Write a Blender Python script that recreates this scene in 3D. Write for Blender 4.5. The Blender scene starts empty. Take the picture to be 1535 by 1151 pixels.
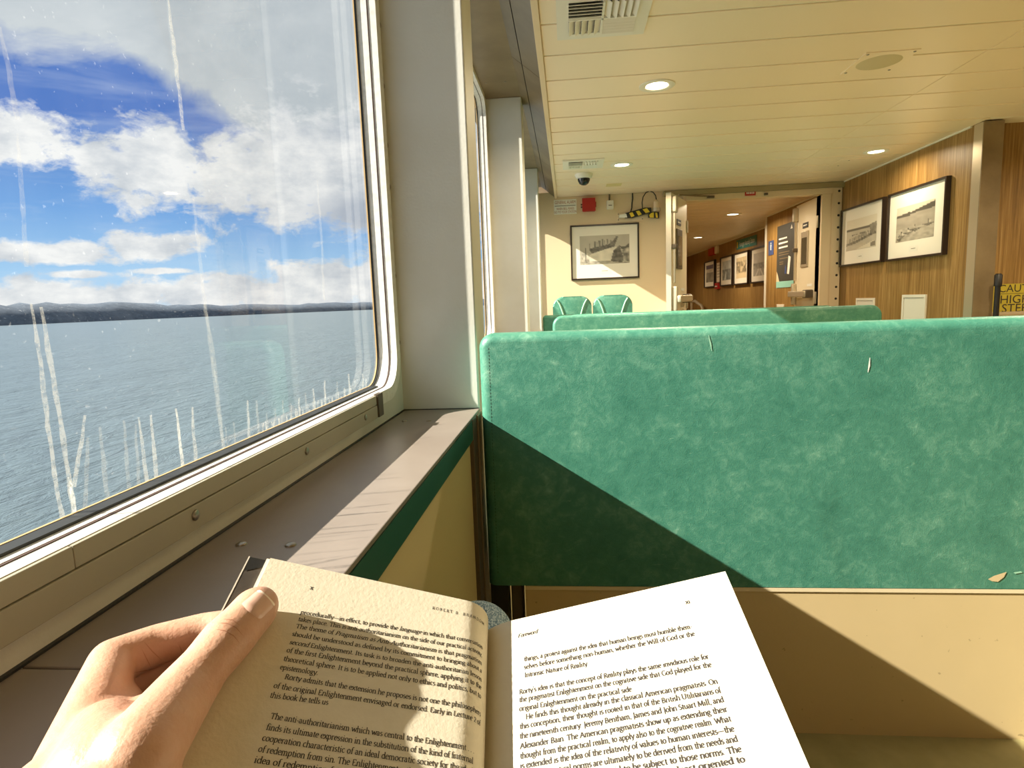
import bpy, bmesh, math, random
from mathutils import Vector, Matrix
from mathutils.bvhtree import BVHTree
random.seed(7)
scene = bpy.context.scene
COL = scene.collection

# ------------------------------------------------------------------ camera
F, YAW, PITCH, ROLL = 908.625, -0.0953659, -0.1324783, -0.0372865
CAM = Vector((0.0, 0.0, 1.12))
fw = Vector((math.sin(YAW)*math.cos(PITCH), math.cos(YAW)*math.cos(PITCH), math.sin(PITCH)))
_r = Vector((math.cos(YAW), -math.sin(YAW), 0)); _u = _r.cross(fw)
rt = _r*math.cos(ROLL) + _u*math.sin(ROLL)
up = -_r*math.sin(ROLL) + _u*math.cos(ROLL)
cam_d = bpy.data.cameras.new('camera'); cam = bpy.data.objects.new('camera', cam_d); COL.objects.link(cam)
cam_d.sensor_fit = 'HORIZONTAL'; cam_d.sensor_width = 36; cam_d.lens = F/1535*36
cam_d.clip_start = 0.02; cam_d.clip_end = 60000
cam.matrix_world = Matrix(((rt.x, up.x, -fw.x, CAM.x), (rt.y, up.y, -fw.y, CAM.y), (rt.z, up.z, -fw.z, CAM.z), (0, 0, 0, 1)))
scene.camera = cam
def ray(x, y): return rt*((x-767.5)/F) - up*((y-575.5)/F) + fw
def at(x, y, ax, val):
    d = ray(x, y); i = 'xyz'.index(ax); return CAM + d*((val-CAM[i])/d[i])
def dep(x, y, d): return CAM + ray(x, y)*d
def c2w(v): return rt*v[0] - up*v[1] + fw*v[2]

# ------------------------------------------------------------------ colour management
vs = scene.view_settings
scene.display_settings.display_device = 'sRGB'
vs.view_transform = 'Standard'; vs.look = 'None'; vs.gamma = 1.0; vs.use_curve_mapping = False
vs.exposure = 0.0
scene.cycles.use_denoising = True
scene.cycles.max_bounces = 10; scene.cycles.diffuse_bounces = 6; scene.cycles.glossy_bounces = 4
scene.cycles.transparent_max_bounces = 16; scene.cycles.sample_clamp_indirect = 6
scene.cycles.caustics_refractive = False

# ------------------------------------------------------------------ node helpers
class NT:
    def __init__(s, tree): s.t = tree; s.n = tree.nodes; s.l = tree.links
    def new(s, typ, **kw):
        n = s.n.new(typ)
        for k, v in kw.items():
            if k == 'inp':
                for a, b in v.items(): s.set(n.inputs[a], b)
            else: setattr(n, k, v)
        return n
    def set(s, sock, v):
        if isinstance(v, bpy.types.NodeSocket): s.l.new(v, sock)
        elif isinstance(v, (tuple, list)) and len(v) == 3 and len(sock.default_value) == 4: sock.default_value = (*v, 1)
        else: sock.default_value = v
    def math(s, op, a, b=0.0, c=None, clamp=False):
        n = s.new('ShaderNodeMath', operation=op, use_clamp=clamp); s.set(n.inputs[0], a); s.set(n.inputs[1], b)
        if c is not None: s.set(n.inputs[2], c)
        return n.outputs[0]
    def mix(s, f, a, b, blend='MIX'):
        n = s.new('ShaderNodeMix', data_type='RGBA', blend_type=blend)
        s.set(n.inputs[0], f); s.set(n.inputs[6], a); s.set(n.inputs[7], b); return n.outputs[2]
    def ramp(s, f, *stops):
        n = s.new('ShaderNodeValToRGB'); cr = n.color_ramp
        while len(cr.elements) < len(stops): cr.elements.new(0.5)
        for e, (p, c) in zip(cr.elements, stops):
            e.position = p; e.color = (*c, 1) if isinstance(c, tuple) else (c, c, c, 1)
        s.set(n.inputs[0], f); return n.outputs[0]
    def noise(s, vec, scale, detail=4, rough=0.55, dist=0.0, dim='3D'):
        n = s.new('ShaderNodeTexNoise', noise_dimensions=dim); s.set(n.inputs['Vector'], vec)
        n.inputs['Scale'].default_value = scale; n.inputs['Detail'].default_value = detail
        n.inputs['Roughness'].default_value = rough; n.inputs['Distortion'].default_value = dist
        return n.outputs['Fac']
    def mapping(s, vec, sc=(1, 1, 1), loc=(0, 0, 0)):
        n = s.new('ShaderNodeMapping'); s.set(n.inputs[0], vec); n.inputs['Scale'].default_value = sc
        n.inputs['Location'].default_value = loc; return n.outputs[0]

# ------------------------------------------------------------------ world: blue sky with cumulus
SKY_STRENGTH = 1.0
world = bpy.data.worlds.new('world'); scene.world = world; world.use_nodes = True
w = NT(world.node_tree); w.n.clear()
tc = w.new('ShaderNodeTexCoord').outputs['Generated']
sx = w.new('ShaderNodeSeparateXYZ'); w.set(sx.inputs[0], tc)
el = w.math('MULTIPLY', w.math('ARCSINE', sx.outputs[2]), 57.2958)
az = w.math('MULTIPLY', w.math('ARCTAN2', sx.outputs[0], sx.outputs[1]), 57.2958)
elc = w.math('MAXIMUM', el, 0.0)
blue = w.ramp(w.math('DIVIDE', elc, 60.0), (0.0, (0.60, 0.78, 0.93)), (0.06, (0.40, 0.66, 0.93)), (0.14, (0.20, 0.42, 0.80)), (0.25, (0.105, 0.225, 0.60)), (1.0, (0.06, 0.16, 0.48)))
cv = w.new('ShaderNodeCombineXYZ'); w.set(cv.inputs[0], az); w.set(cv.inputs[1], w.math('MULTIPLY', el, 1.6))
n_big = w.noise(cv.outputs[0], 0.11, 6, 0.62, 0.4)
n_fine = w.noise(cv.outputs[0], 0.34, 7, 0.62, 0.2)
def blob(a0, e0, ra, re):
    dx = w.math('DIVIDE', w.math('SUBTRACT', az, a0), ra); dy = w.math('DIVIDE', w.math('SUBTRACT', el, e0), re)
    q = w.math('SQRT', w.math('ADD', w.math('MULTIPLY', dx, dx), w.math('MULTIPLY', dy, dy)))
    return w.math('SUBTRACT', 1.0, q)
# cumulus banks standing over the strait (azimuth, elevation, half sizes in degrees)
blobs = [(-45.5, 12.9, 6.5, 2.6), (-34.5, 11.6, 5.2, 3.4), (-28.0, 11.3, 6.5, 3.6), (-22.5, 12.0, 6.0, 5.6), (-17.5, 11.5, 4.5, 5.0), (-12.0, 10.0, 6.0, 6.0),
         (-42.0, 5.0, 5.0, 0.9), (-35.0, 5.6, 3.6, 1.2), (-40.0, 3.4, 2.2, 0.35), (-34.5, 3.6, 2.0, 0.3),
         (-22.0, 2.9, 6.5, 1.7), (-16.0, 2.8, 5.0, 2.4), (-41.0, 1.5, 10.0, 1.5), (-31.0, 1.7, 9.0, 1.7), (-48.0, 1.8, 6.0, 1.6), (-24.0, 1.6, 8.0, 1.6), (-60.0, 1.6, 12.0, 1.6), (-8.0, 2.0, 12.0, 2.0)]
m = None
for b in blobs:
    v = blob(*b); m = v if m is None else w.math('MAXIMUM', m, v)
edge = w.math('ADD', w.math('MULTIPLY', w.math('SUBTRACT', n_fine, 0.5), 2.3), w.math('MULTIPLY', w.math('SUBTRACT', n_big, 0.5), 0.8))
cum = w.math('MULTIPLY', w.math('ADD', w.math('ADD', m, 0.10), edge), 2.6, clamp=True)
# high overcast sheet: comes lower towards the north-east, broken edge
sheet_lim = w.math('MAXIMUM', w.math('SUBTRACT', 18.6, w.math('MULTIPLY', w.math('MAXIMUM', w.math('ADD', az, 36.0), 0.0), 0.62)), 8.0)
sh = w.math('MULTIPLY', w.math('ADD', w.math('DIVIDE', w.math('SUBTRACT', el, sheet_lim), 2.2), w.math('MULTIPLY', w.math('SUBTRACT', n_big, 0.5), 3.2)), 1.0, clamp=True)
# generic broken cloud in the rest of the sky
gen = w.math('MULTIPLY', w.math('SUBTRACT', n_big, 0.50), 5.0, clamp=True)
outside = w.math('MULTIPLY', w.math('SUBTRACT', w.math('ABSOLUTE', w.math('SUBTRACT', az, -31.0)), 24.0), 0.2, clamp=True)
gen = w.math('MULTIPLY', gen, outside)
# thin streaky veil
veil = w.noise(w.mapping(cv.outputs[0], (0.5, 1.7, 1)), 0.16, 5, 0.6, 0.3)
veil = w.math('MULTIPLY', w.math('SUBTRACT', veil, 0.47), 1.9, clamp=True)
cumcol = w.mix(w.math('MULTIPLY', w.math('SUBTRACT', w.noise(w.mapping(cv.outputs[0], (1, 1, 1), (3, 1.2, 0)), 0.22, 6, 0.6), 0.30), 3.2, clamp=True), (0.55, 0.60, 0.66), (0.97, 0.97, 0.95))
base_dark = w.math('MULTIPLY', blob(-17.5, 8.4, 7.5, 2.4), 1.5, clamp=True)
cumcol = w.mix(w.math('MULTIPLY', base_dark, 0.85), cumcol, (0.40, 0.46, 0.56))
sheetcol = w.mix(w.math('MULTIPLY', w.math('SUBTRACT', n_big, 0.35), 2.5, clamp=True), (0.53, 0.59, 0.63), (0.71, 0.75, 0.77))
c = w.mix(w.math('MULTIPLY', veil, 0.55), blue, (0.80, 0.87, 0.93))
c = w.mix(gen, c, (0.78, 0.80, 0.82))
c = w.mix(sh, c, sheetcol)
c = w.mix(cum, c, cumcol)
below = w.math('MULTIPLY', w.math('MULTIPLY', el, -1.0), 1.0, clamp=True)
c = w.mix(below, c, (0.24, 0.28, 0.31))
bg = w.new('ShaderNodeBackground', inp={'Color': c, 'Strength': SKY_STRENGTH})
wo = w.new('ShaderNodeOutputWorld'); w.l.new(bg.outputs[0], wo.inputs[0])

# ------------------------------------------------------------------ sun
SUN_DIR = Vector((1.0, 0.25, -0.645)).normalized()
sd = bpy.data.lights.new('sun', 'SUN'); sun = bpy.data.objects.new('sun', sd); COL.objects.link(sun)
sd.energy = 17.0; sd.angle = 0.0093; sd.color = (1.0, 0.93, 0.80)
sun.rotation_euler = SUN_DIR.to_track_quat('-Z', 'Y').to_euler(); sun.location = (-6, -2, 6)
LAMP_W = 22.0           # each ceiling downlight
LAMP_COL = (1.0, 0.82, 0.56)

# ------------------------------------------------------------------ materials
MATS = {}
def mat(name, col, rough=0.5, metal=0.0, bump=None, vary=None, spec=0.5, emit=None, coat=0.0, sss=0.0):
    """bump=(scale, strength, dist); vary=(scale, colour2, lo, hi)"""
    if name in MATS: return MATS[name]
    mm = bpy.data.materials.new(name); mm.use_nodes = True; t = NT(mm.node_tree)
    p = t.n['Principled BSDF']; p.inputs['Roughness'].default_value = rough; p.inputs['Metallic'].default_value = metal
    p.inputs['Specular IOR Level'].default_value = spec; p.inputs['Coat Weight'].default_value = coat
    p.inputs['Base Color'].default_value = (*col, 1)
    oc = t.new('ShaderNodeTexCoord').outputs['Object']
    if vary:
        f = t.noise(oc, vary[0], 5, 0.6); f = t.ramp(f, (vary[2], 0.0), (vary[3], 1.0))
        t.set(p.inputs['Base Color'], t.mix(f, col, vary[1]))
    if bump:
        b = t.new('ShaderNodeBump'); b.inputs['Strength'].default_value = bump[1]; b.inputs['Distance'].default_value = bump[2]
        t.set(b.inputs['Height'], t.noise(oc, bump[0], 3)); t.l.new(b.outputs[0], p.inputs['Normal'])
    if emit:
        p.inputs['Emission Color'].default_value = (*emit[0], 1); p.inputs['Emission Strength'].default_value = emit[1]
    if sss:
        p.inputs['Subsurface Weight'].default_value = sss; p.inputs['Subsurface Radius'].default_value = (1, 0.3, 0.15); p.inputs['Subsurface Scale'].default_value = 0.006
    MATS[name] = mm; return mm
def getp(mm): t = NT(mm.node_tree); return t, t.n['Principled BSDF'], t.new('ShaderNodeTexCoord').outputs['Object']

CREAM = mat('cream_paint', (0.77, 0.61, 0.40), 0.45, bump=(260, 0.12, 0.001))
GREYPAINT = mat('grey_cream_paint', (0.68, 0.67, 0.60), 0.5, bump=(160, 0.25, 0.0015), vary=(3, (0.62, 0.60, 0.51), 0.4, 0.7))
CEIL = mat('ceiling_cream', (0.93, 0.77, 0.575), 0.32)
CEILBACK = mat('ceiling_joint', (0.97, 0.90, 0.74), 0.4)
WHITEFRAME = mat('white_window_paint', (0.86, 0.84, 0.78), 0.4, vary=(60, (0.70, 0.68, 0.62), 0.45, 0.75))
FRAMEBAR = mat('cream_grey_bar', (0.40, 0.37, 0.28), 0.45, vary=(14, (0.38, 0.35, 0.27), 0.4, 0.75), bump=(400, 0.1, 0.0005))
RUBBER = mat('black_rubber', (0.02, 0.022, 0.022), 0.6)
SEAL = mat('brown_seal', (0.10, 0.06, 0.05), 0.6)
SILLM = mat('sill_bronze', (0.22, 0.18, 0.15), 0.36, 0.0, bump=(90, 0.05, 0.001), vary=(5, (0.27, 0.225, 0.19), 0.35, 0.75))
SILLGREEN = mat('sill_edge_green', (0.012, 0.085, 0.055), 0.4)
PANELM = mat('wall_panel_cream', (0.62, 0.50, 0.26), 0.55, bump=(300, 0.08, 0.001))
BRONZE = mat('bronze_metal', (0.23, 0.17, 0.095), 0.40, 0.35, vary=(4, (0.31, 0.235, 0.135), 0.4, 0.7))
BRONZEDK = mat('bronze_trim_dark', (0.12, 0.09, 0.06), 0.45, 0.3)
STEEL = mat('brushed_steel', (0.60, 0.52, 0.39), 0.36, 0.55)
CHROME = mat('screw_metal', (0.34, 0.30, 0.24), 0.28, 0.9)
BLACK = mat('black', (0.012, 0.011, 0.010), 0.45)
DARKWOOD = mat('dark_picture_frame', (0.028, 0.017, 0.011), 0.35)
MATBOARD = mat('picture_mat', (0.86, 0.80, 0.69), 0.7)
WHITE = mat('white_plastic', (0.82, 0.78, 0.68), 0.45)
RED = mat('red_enamel', (0.45, 0.018, 0.012), 0.4)
YELLOW = mat('yellow_paint', (0.80, 0.58, 0.04), 0.5)
TEAL = mat('teal_sign', (0.03, 0.22, 0.20), 0.5)
BLUE = mat('blue_sign', (0.05, 0.08, 0.22), 0.5)
CHARCOAL = mat('charcoal_print', (0.055, 0.052, 0.045), 0.5)
AQUA = mat('aqua_print', (0.30, 0.62, 0.55), 0.5)
PRINTW = mat('white_print', (0.85, 0.83, 0.76), 0.6)
ORANGEINK = mat('orange_ink', (0.42, 0.13, 0.035), 0.6)
INK = mat('black_ink', (0.035, 0.027, 0.02), 0.7)
FLOORM = mat('green_floor', (0.27, 0.235, 0.10), 0.5, vary=(9, (0.34, 0.29, 0.135), 0.4, 0.7))
FLOORWARM = FLOORM
CARD = mat('cover_card', (0.045, 0.035, 0.026), 0.5, bump=(300, 0.3, 0.0006), vary=(40, (0.075, 0.058, 0.042), 0.4, 0.7))
CARDEDGE = mat('cover_worn_edge', (0.62, 0.56, 0.46), 0.7)
DARKVOID = mat('duct_shade', (0.02, 0.018, 0.014), 0.8)
LENSM = mat('smoked_dome', (0.01, 0.01, 0.01), 0.08)
GLASSY = mat('door_glass', (0.10, 0.085, 0.055), 0.08)

# green vinyl: mottled, scuffed
VINYL = mat('green_vinyl', (0.06, 0.235, 0.14), 0.42)
t, p, oc = getp(VINYL)
n1 = t.noise(oc, 8.5, 7, 0.72, 0.5); n2 = t.noise(oc, 42, 6, 0.72, 0.7); n3 = t.noise(oc, 1.6, 3, 0.5)
fmix = t.math('ADD', t.math('MULTIPLY', n1, 0.48), t.math('ADD', t.math('MULTIPLY', n2, 0.40), t.math('MULTIPLY', n3, 0.12)))
colv = t.ramp(fmix, (0.36, (0.036, 0.165, 0.113)), (0.50, (0.058, 0.217, 0.148)), (0.58, (0.098, 0.272, 0.186)), (0.68, (0.225, 0.42, 0.295)))
scr = t.noise(t.mapping(oc, (2.2, 1, 7), (1, 0, 2)), 5, 5, 0.75, 2.5)
scr = t.ramp(scr, (0.655, 0.0), (0.70, 1.0))
colv = t.mix(t.math('MULTIPLY', scr, 0.35), colv, (0.33, 0.52, 0.36))
t.set(p.inputs['Base Color'], colv)
t.set(p.inputs['Roughness'], t.ramp(n2, (0.3, 0.36), (0.7, 0.52)))
b = t.new('ShaderNodeBump'); b.inputs['Strength'].default_value = 0.25; b.inputs['Distance'].default_value = 0.002
t.set(b.inputs['Height'], t.math('ADD', t.noise(oc, 320, 3), t.math('MULTIPLY', n2, 1.2))); t.l.new(b.outputs[0], p.inputs['Normal'])
PIPING = mat('pale_green_piping', (0.32, 0.60, 0.42), 0.4)
STITCH = mat('dark_stitch', (0.02, 0.07, 0.05), 0.7)

BENCHBASE = mat('bench_base_cream', (0.66, 0.51, 0.27), 0.5)
t, p, oc = getp(BENCHBASE)
sp = t.ramp(t.noise(oc, 55, 2, 0.5), (0.74, 0.0), (0.77, 1.0)); lg = t.noise(oc, 4, 4)
t.set(p.inputs['Base Color'], t.mix(t.math('MULTIPLY', sp, 0.6), t.mix(lg, (0.55, 0.42, 0.21), (0.62, 0.48, 0.255)), (0.25, 0.18, 0.09)))

# wood laminate with fine vertical streaks
WOOD = mat('wood_laminate', (0.36, 0.20, 0.06), 0.42)
t, p, oc = getp(WOOD)
g = t.noise(t.mapping(oc, (42, 42, 1.3)), 1.6, 6, 0.65, 0.3); g2 = t.noise(t.mapping(oc, (9, 9, 0.5)), 1.0, 3)
f = t.math('ADD', t.math('MULTIPLY', g, 0.75), t.math('MULTIPLY', g2, 0.25))
t.set(p.inputs['Base Color'], t.ramp(f, (0.30, (0.15, 0.078, 0.018)), (0.47, (0.285, 0.16, 0.046)), (0.56, (0.37, 0.22, 0.072)), (0.72, (0.56, 0.38, 0.16))))
b = t.new('ShaderNodeBump'); b.inputs['Strength'].default_value = 0.15; b.inputs['Distance'].default_value = 0.001
t.set(b.inputs['Height'], g); t.l.new(b.outputs[0], p.inputs['Normal'])

# paper
PAPER = mat('paper', (0.86, 0.79, 0.62), 0.75, bump=(420, 0.30, 0.0006))
t, p, oc = getp(PAPER)
t.set(p.inputs['Base Color'], t.mix(t.noise(oc, 120, 3), (0.64, 0.57, 0.42), (0.71, 0.64, 0.49)))
PAPEREDGE = mat('paper_edge', (0.84, 0.78, 0.64), 0.8)

# glass: clear with a thin film of dried salt
GLASS = bpy.data.materials.new('window_glass'); GLASS.use_nodes = True; t = NT(GLASS.node_tree); t.n.clear()
oc = t.new('ShaderNodeTexCoord').outputs['Object']
tr = t.new('ShaderNodeBsdfTransparent', inp={'Color': (0.95, 0.965, 0.97)})
gl = t.new('ShaderNodeBsdfGlossy', inp={'Roughness': 0.02}); fr = t.new('ShaderNodeFresnel', inp={'IOR': 1.16})
m1 = t.new('ShaderNodeMixShader'); t.set(m1.inputs[0], t.math('MULTIPLY', fr.outputs[0], 0.11)); t.l.new(tr.outputs[0], m1.inputs[1]); t.l.new(gl.outputs[0], m1.inputs[2])
df = t.new('ShaderNodeBsdfTranslucent', inp={'Color': (0.9, 0.9, 0.86)})
dirt = t.math('ADD', t.math('MULTIPLY', t.ramp(t.noise(t.mapping(oc, (1, 1, 0.35)), 9, 4), (0.42, 0.0), (0.75, 1.0)), 0.010),
              t.math('MULTIPLY', t.ramp(t.noise(oc, 170, 2, 0.5), (0.69, 0.0), (0.74, 1.0)), 0.05))
m2 = t.new('ShaderNodeMixShader'); t.set(m2.inputs[0], dirt); t.l.new(m1.outputs[0], m2.inputs[1]); t.l.new(df.outputs[0], m2.inputs[2])
o = t.new('ShaderNodeOutputMaterial'); t.l.new(m2.outputs[0], o.inputs[0])
def salt(name, alpha):
    mm = bpy.data.materials.new(name); mm.use_nodes = True; t = NT(mm.node_tree); t.n.clear()
    oc = t.new('ShaderNodeTexCoord').outputs['Object']
    tr = t.new('ShaderNodeBsdfTransparent'); d1 = t.new('ShaderNodeBsdfDiffuse', inp={'Color': (0.85, 0.84, 0.78)}); d2 = t.new('ShaderNodeBsdfTranslucent', inp={'Color': (0.85, 0.84, 0.78)})
    mx = t.new('ShaderNodeMixShader', inp={0: 0.25}); t.l.new(d1.outputs[0], mx.inputs[1]); t.l.new(d2.outputs[0], mx.inputs[2])
    a = t.math('MULTIPLY', t.ramp(t.noise(oc, 160, 4, 0.7), (0.30, 0.15), (0.55, 1.0)), alpha)
    m2 = t.new('ShaderNodeMixShader'); t.set(m2.inputs[0], a); t.l.new(tr.outputs[0], m2.inputs[1]); t.l.new(mx.outputs[0], m2.inputs[2])
    o = t.new('ShaderNodeOutputMaterial'); t.l.new(m2.outputs[0], o.inputs[0]); return mm
SALTS = [salt('salt_faint', 0.16), salt('salt_medium', 0.36), salt('salt_strong', 0.62)]

# printed pictures use painted point colours
PRINT = mat('photo_print', (1, 1, 1), 0.4)
t, p, oc = getp(PRINT); at_n = t.new('ShaderNodeAttribute', attribute_name='print'); t.l.new(at_n.outputs['Color'], p.inputs['Base Color'])

# water
WATER = mat('sea_water', (0.095, 0.13, 0.145), 0.30, spec=0.5)
t, p, oc = getp(WATER)
wv = t.math('ADD', t.math('MULTIPLY', t.noise(t.mapping(oc, (1, 0.45, 1)), 0.55, 6, 0.62, 0.4), 1.0), t.math('MULTIPLY', t.noise(oc, 0.06, 3, 0.5), 2.5))
b = t.new('ShaderNodeBump'); b.inputs['Strength'].default_value = 0.9; b.inputs['Distance'].default_value = 0.75
t.set(b.inputs['Height'], wv); t.l.new(b.outputs[0], p.inputs['Normal'])
SHORE = mat('wooded_shore', (0.045, 0.065, 0.085), 0.9)
t, p, oc = getp(SHORE)
sn = t.noise(t.mapping(oc, (1, 1, 2.5)), 0.02, 6, 0.75); hs = t.ramp(t.noise(t.mapping(oc, (1, 1, 2), (50, 0, 0)), 0.05, 2, 0.5), (0.66, 0.0), (0.70, 1.0))
t.set(p.inputs['Base Color'], t.mix(t.math('MULTIPLY', hs, 0.45), t.ramp(sn, (0.35, (0.032, 0.052, 0.085)), (0.65, (0.085, 0.115, 0.16))), (0.42, 0.44, 0.46)))

# denim
DENIM = mat('denim', (0.14, 0.22, 0.32), 0.85)
t, p, oc = getp(DENIM)
dn = t.noise(t.mapping(oc, (700, 180, 180)), 1, 2); dn2 = t.noise(oc, 260, 3)
t.set(p.inputs['Base Color'], t.ramp(t.math('ADD', t.math('MULTIPLY', dn, 0.6), t.math('MULTIPLY', dn2, 0.4)), (0.34, (0.06, 0.12, 0.19)), (0.48, (0.22, 0.33, 0.45)), (0.60, (0.65, 0.74, 0.80))))
b = t.new('ShaderNodeBump'); b.inputs['Strength'].default_value = 0.6; b.inputs['Distance'].default_value = 0.002
t.set(b.inputs['Height'], dn); t.l.new(b.outputs[0], p.inputs['Normal'])
# skin
SKIN = mat('skin', (0.62, 0.37, 0.25), 0.5, sss=0.12)
t, p, oc = getp(SKIN)
k1 = t.noise(oc, 28, 4); k2 = t.noise(oc, 150, 3)
t.set(p.inputs['Base Color'], t.mix(t.ramp(k1, (0.35, 0.0), (0.7, 1.0)), (0.55, 0.325, 0.215), (0.48, 0.245, 0.15)))
b = t.new('ShaderNodeBump'); b.inputs['Strength'].default_value = 0.25; b.inputs['Distance'].default_value = 0.0014
t.set(b.inputs['Height'], t.math('ADD', t.math('ADD', t.math('MULTIPLY', k2, 0.5), t.math('MULTIPLY', t.noise(oc, 480, 2), 0.7)), t.math('MULTIPLY', t.noise(oc, 75, 3), 1.6))); t.l.new(b.outputs[0], p.inputs['Normal'])
NAIL = mat('fingernail', (0.60, 0.37, 0.28), 0.28, coat=0.3)
NAILTIP = mat('nail_tip', (0.80, 0.66, 0.54), 0.4)

# ------------------------------------------------------------------ mesh helpers
def new_obj(name, me, m, parent=None):
    o = bpy.data.objects.new(name, me); COL.objects.link(o)
    if m is not None and not me.materials: me.materials.append(m)
    if parent is not None: attach(o, parent)
    return o
def attach(o, parent):
    o.parent = parent
    o.matrix_parent_inverse = Matrix.Translation(-world_loc(parent))
def world_loc(o):
    v = Vector(o.location); q = o
    if o.parent is not None: v = v  # parts keep their own origin at the world origin
    return v if o.parent is None else Vector((0, 0, 0))
def thing(name, label, cat, loc=(0, 0, 0), group=None):
    o = bpy.data.objects.new(name, None); o.empty_display_size = 0.05; COL.objects.link(o); o.location = loc
    return tag(o, label, cat, group)
def tag(o, label, cat=None, group=None, kind=None):
    o['label'] = label
    if cat: o['category'] = cat
    if group: o['group'] = group
    if kind: o['kind'] = kind
    return o
def struct(o, label=None):
    o['kind'] = 'structure'
    if label: o['label'] = label
    return o
def sroot(name, label, loc=(0, 0, 0)):
    o = bpy.data.objects.new(name, None); o.empty_display_size = 0.05; COL.objects.link(o); o.location = loc
    return struct(o, label)
def from_bm(bm, name, smooth=None, flat_big=False):
    bmesh.ops.recalc_face_normals(bm, faces=bm.faces)
    me = bpy.data.meshes.new(name); bm.to_mesh(me); bm.free()
    if smooth is not None:
        ar = [q.area for q in me.polygons]; lim = 3.0*sum(ar)/len(ar) if flat_big else 1e9
        me.polygons.foreach_set('use_smooth', [q < lim for q in ar]); me.set_sharp_from_angle(angle=math.radians(smooth))
    return me
def bm_box(bm, x0, x1, y0, y1, z0, z1):
    v = [bm.verts.new(q) for q in ((x0, y0, z0), (x1, y0, z0), (x1, y1, z0), (x0, y1, z0), (x0, y0, z1), (x1, y0, z1), (x1, y1, z1), (x0, y1, z1))]
    for f in ((0, 3, 2, 1), (4, 5, 6, 7), (0, 1, 5, 4), (1, 2, 6, 5), (2, 3, 7, 6), (3, 0, 4, 7)): bm.faces.new([v[i] for i in f])
def box_me(name, b, bevel=0.0, seg=2):
    bm = bmesh.new(); bm_box(bm, *b)
    if bevel: bmesh.ops.bevel(bm, geom=bm.edges[:], offset=bevel, segments=seg, affect='EDGES', profile=0.5)
    me = from_bm(bm, name, 40 if bevel else None)
    if bevel:
        for q in sorted(me.polygons, key=lambda q: -q.area)[:6]: q.use_smooth = False
    return me
def box(name, b, m, parent=None, bevel=0.0, seg=2): return new_obj(name, box_me(name, b, bevel, seg), m, parent)
def boxes(name, bs, m, parent=None):
    bm = bmesh.new()
    for b in bs: bm_box(bm, *b)
    return new_obj(name, from_bm(bm, name), m, parent)
def prism_me(name, pts, axis, a0, a1, bevel=0.0, seg=2):
    """polygon pts (2D) extruded along axis between a0 and a1"""
    def P(q, a):
        return (a, q[0], q[1]) if axis == 'x' else (q[0], a, q[1]) if axis == 'y' else (q[0], q[1], a)
    bm = bmesh.new(); A = [bm.verts.new(P(q, a0)) for q in pts]; B = [bm.verts.new(P(q, a1)) for q in pts]; n = len(pts)
    bm.faces.new(A); bm.faces.new(B[::-1])
    for i in range(n): bm.faces.new((A[i], B[i], B[(i+1) % n], A[(i+1) % n]))
    if bevel: bmesh.ops.bevel(bm, geom=[e for e in bm.edges], offset=bevel, segments=seg, affect='EDGES', profile=0.5)
    return from_bm(bm, name, 40, True)
def prism(name, pts, axis, a0, a1, m, parent=None, bevel=0.0, seg=2): return new_obj(name, prism_me(name, pts, axis, a0, a1, bevel, seg), m, parent)
def rrect(a0, a1, b0, b1, r, k=8):
    out = []
    for cx, cy, s in ((a1-r, b1-r, 0), (a0+r, b1-r, 90), (a0+r, b0+r, 180), (a1-r, b0+r, 270)):
        for i in range(k+1):
            q = math.radians(s+90*i/k); out.append((cx+r*math.cos(q), cy+r*math.sin(q)))
    return out
def ring(name, outer, inner, x0, x1, m, parent=None):
    """solid ring between two 2D loops (y,z) of equal length, from x0 to x1"""
    bm = bmesh.new(); n = len(outer)
    V = [[bm.verts.new((x, q[0], q[1])) for q in L] for x in (x0, x1) for L in (outer, inner)]
    oA, iA, oB, iB = V
    for i in range(n):
        j = (i+1) % n
        bm.faces.new((oA[i], oA[j], iA[j], iA[i])); bm.faces.new((oB[i], iB[i], iB[j], oB[j]))
        bm.faces.new((oA[i], oB[i], oB[j], oA[j])); bm.faces.new((iA[i], iA[j], iB[j], iB[i]))
    return new_obj(name, from_bm(bm, name, 35), m, parent)
def tube_me(name, pts, rad, n=8, cap=True):
    bm = bmesh.new(); rings = []; pts = [Vector(q) for q in pts]; prev = None
    for i, q in enumerate(pts):
        d = (pts[min(i+1, len(pts)-1)] - pts[max(i-1, 0)]).normalized()
        a = prev if prev is not None else (Vector((0, 0, 1)) if abs(d.z) < 0.9 else Vector((1, 0, 0)))
        a = (a - d*a.dot(d)).normalized(); b2 = d.cross(a); prev = a
        rr = rad[i] if isinstance(rad, (list, tuple)) else rad
        rings.append([bm.verts.new(q + (a*math.cos(t) + b2*math.sin(t))*rr) for t in [2*math.pi*k/n for k in range(n)]])
    for A, B in zip(rings, rings[1:]):
        for k in range(n): bm.faces.new((A[k], A[(k+1) % n], B[(k+1) % n], B[k]))
    if cap: bm.faces.new(rings[0][::-1]); bm.faces.new(rings[-1])
    return from_bm(bm, name, 50)
def tube(name, pts, rad, m, parent=None, n=8): return new_obj(name, tube_me(name, pts, rad, n), m, parent)
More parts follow.
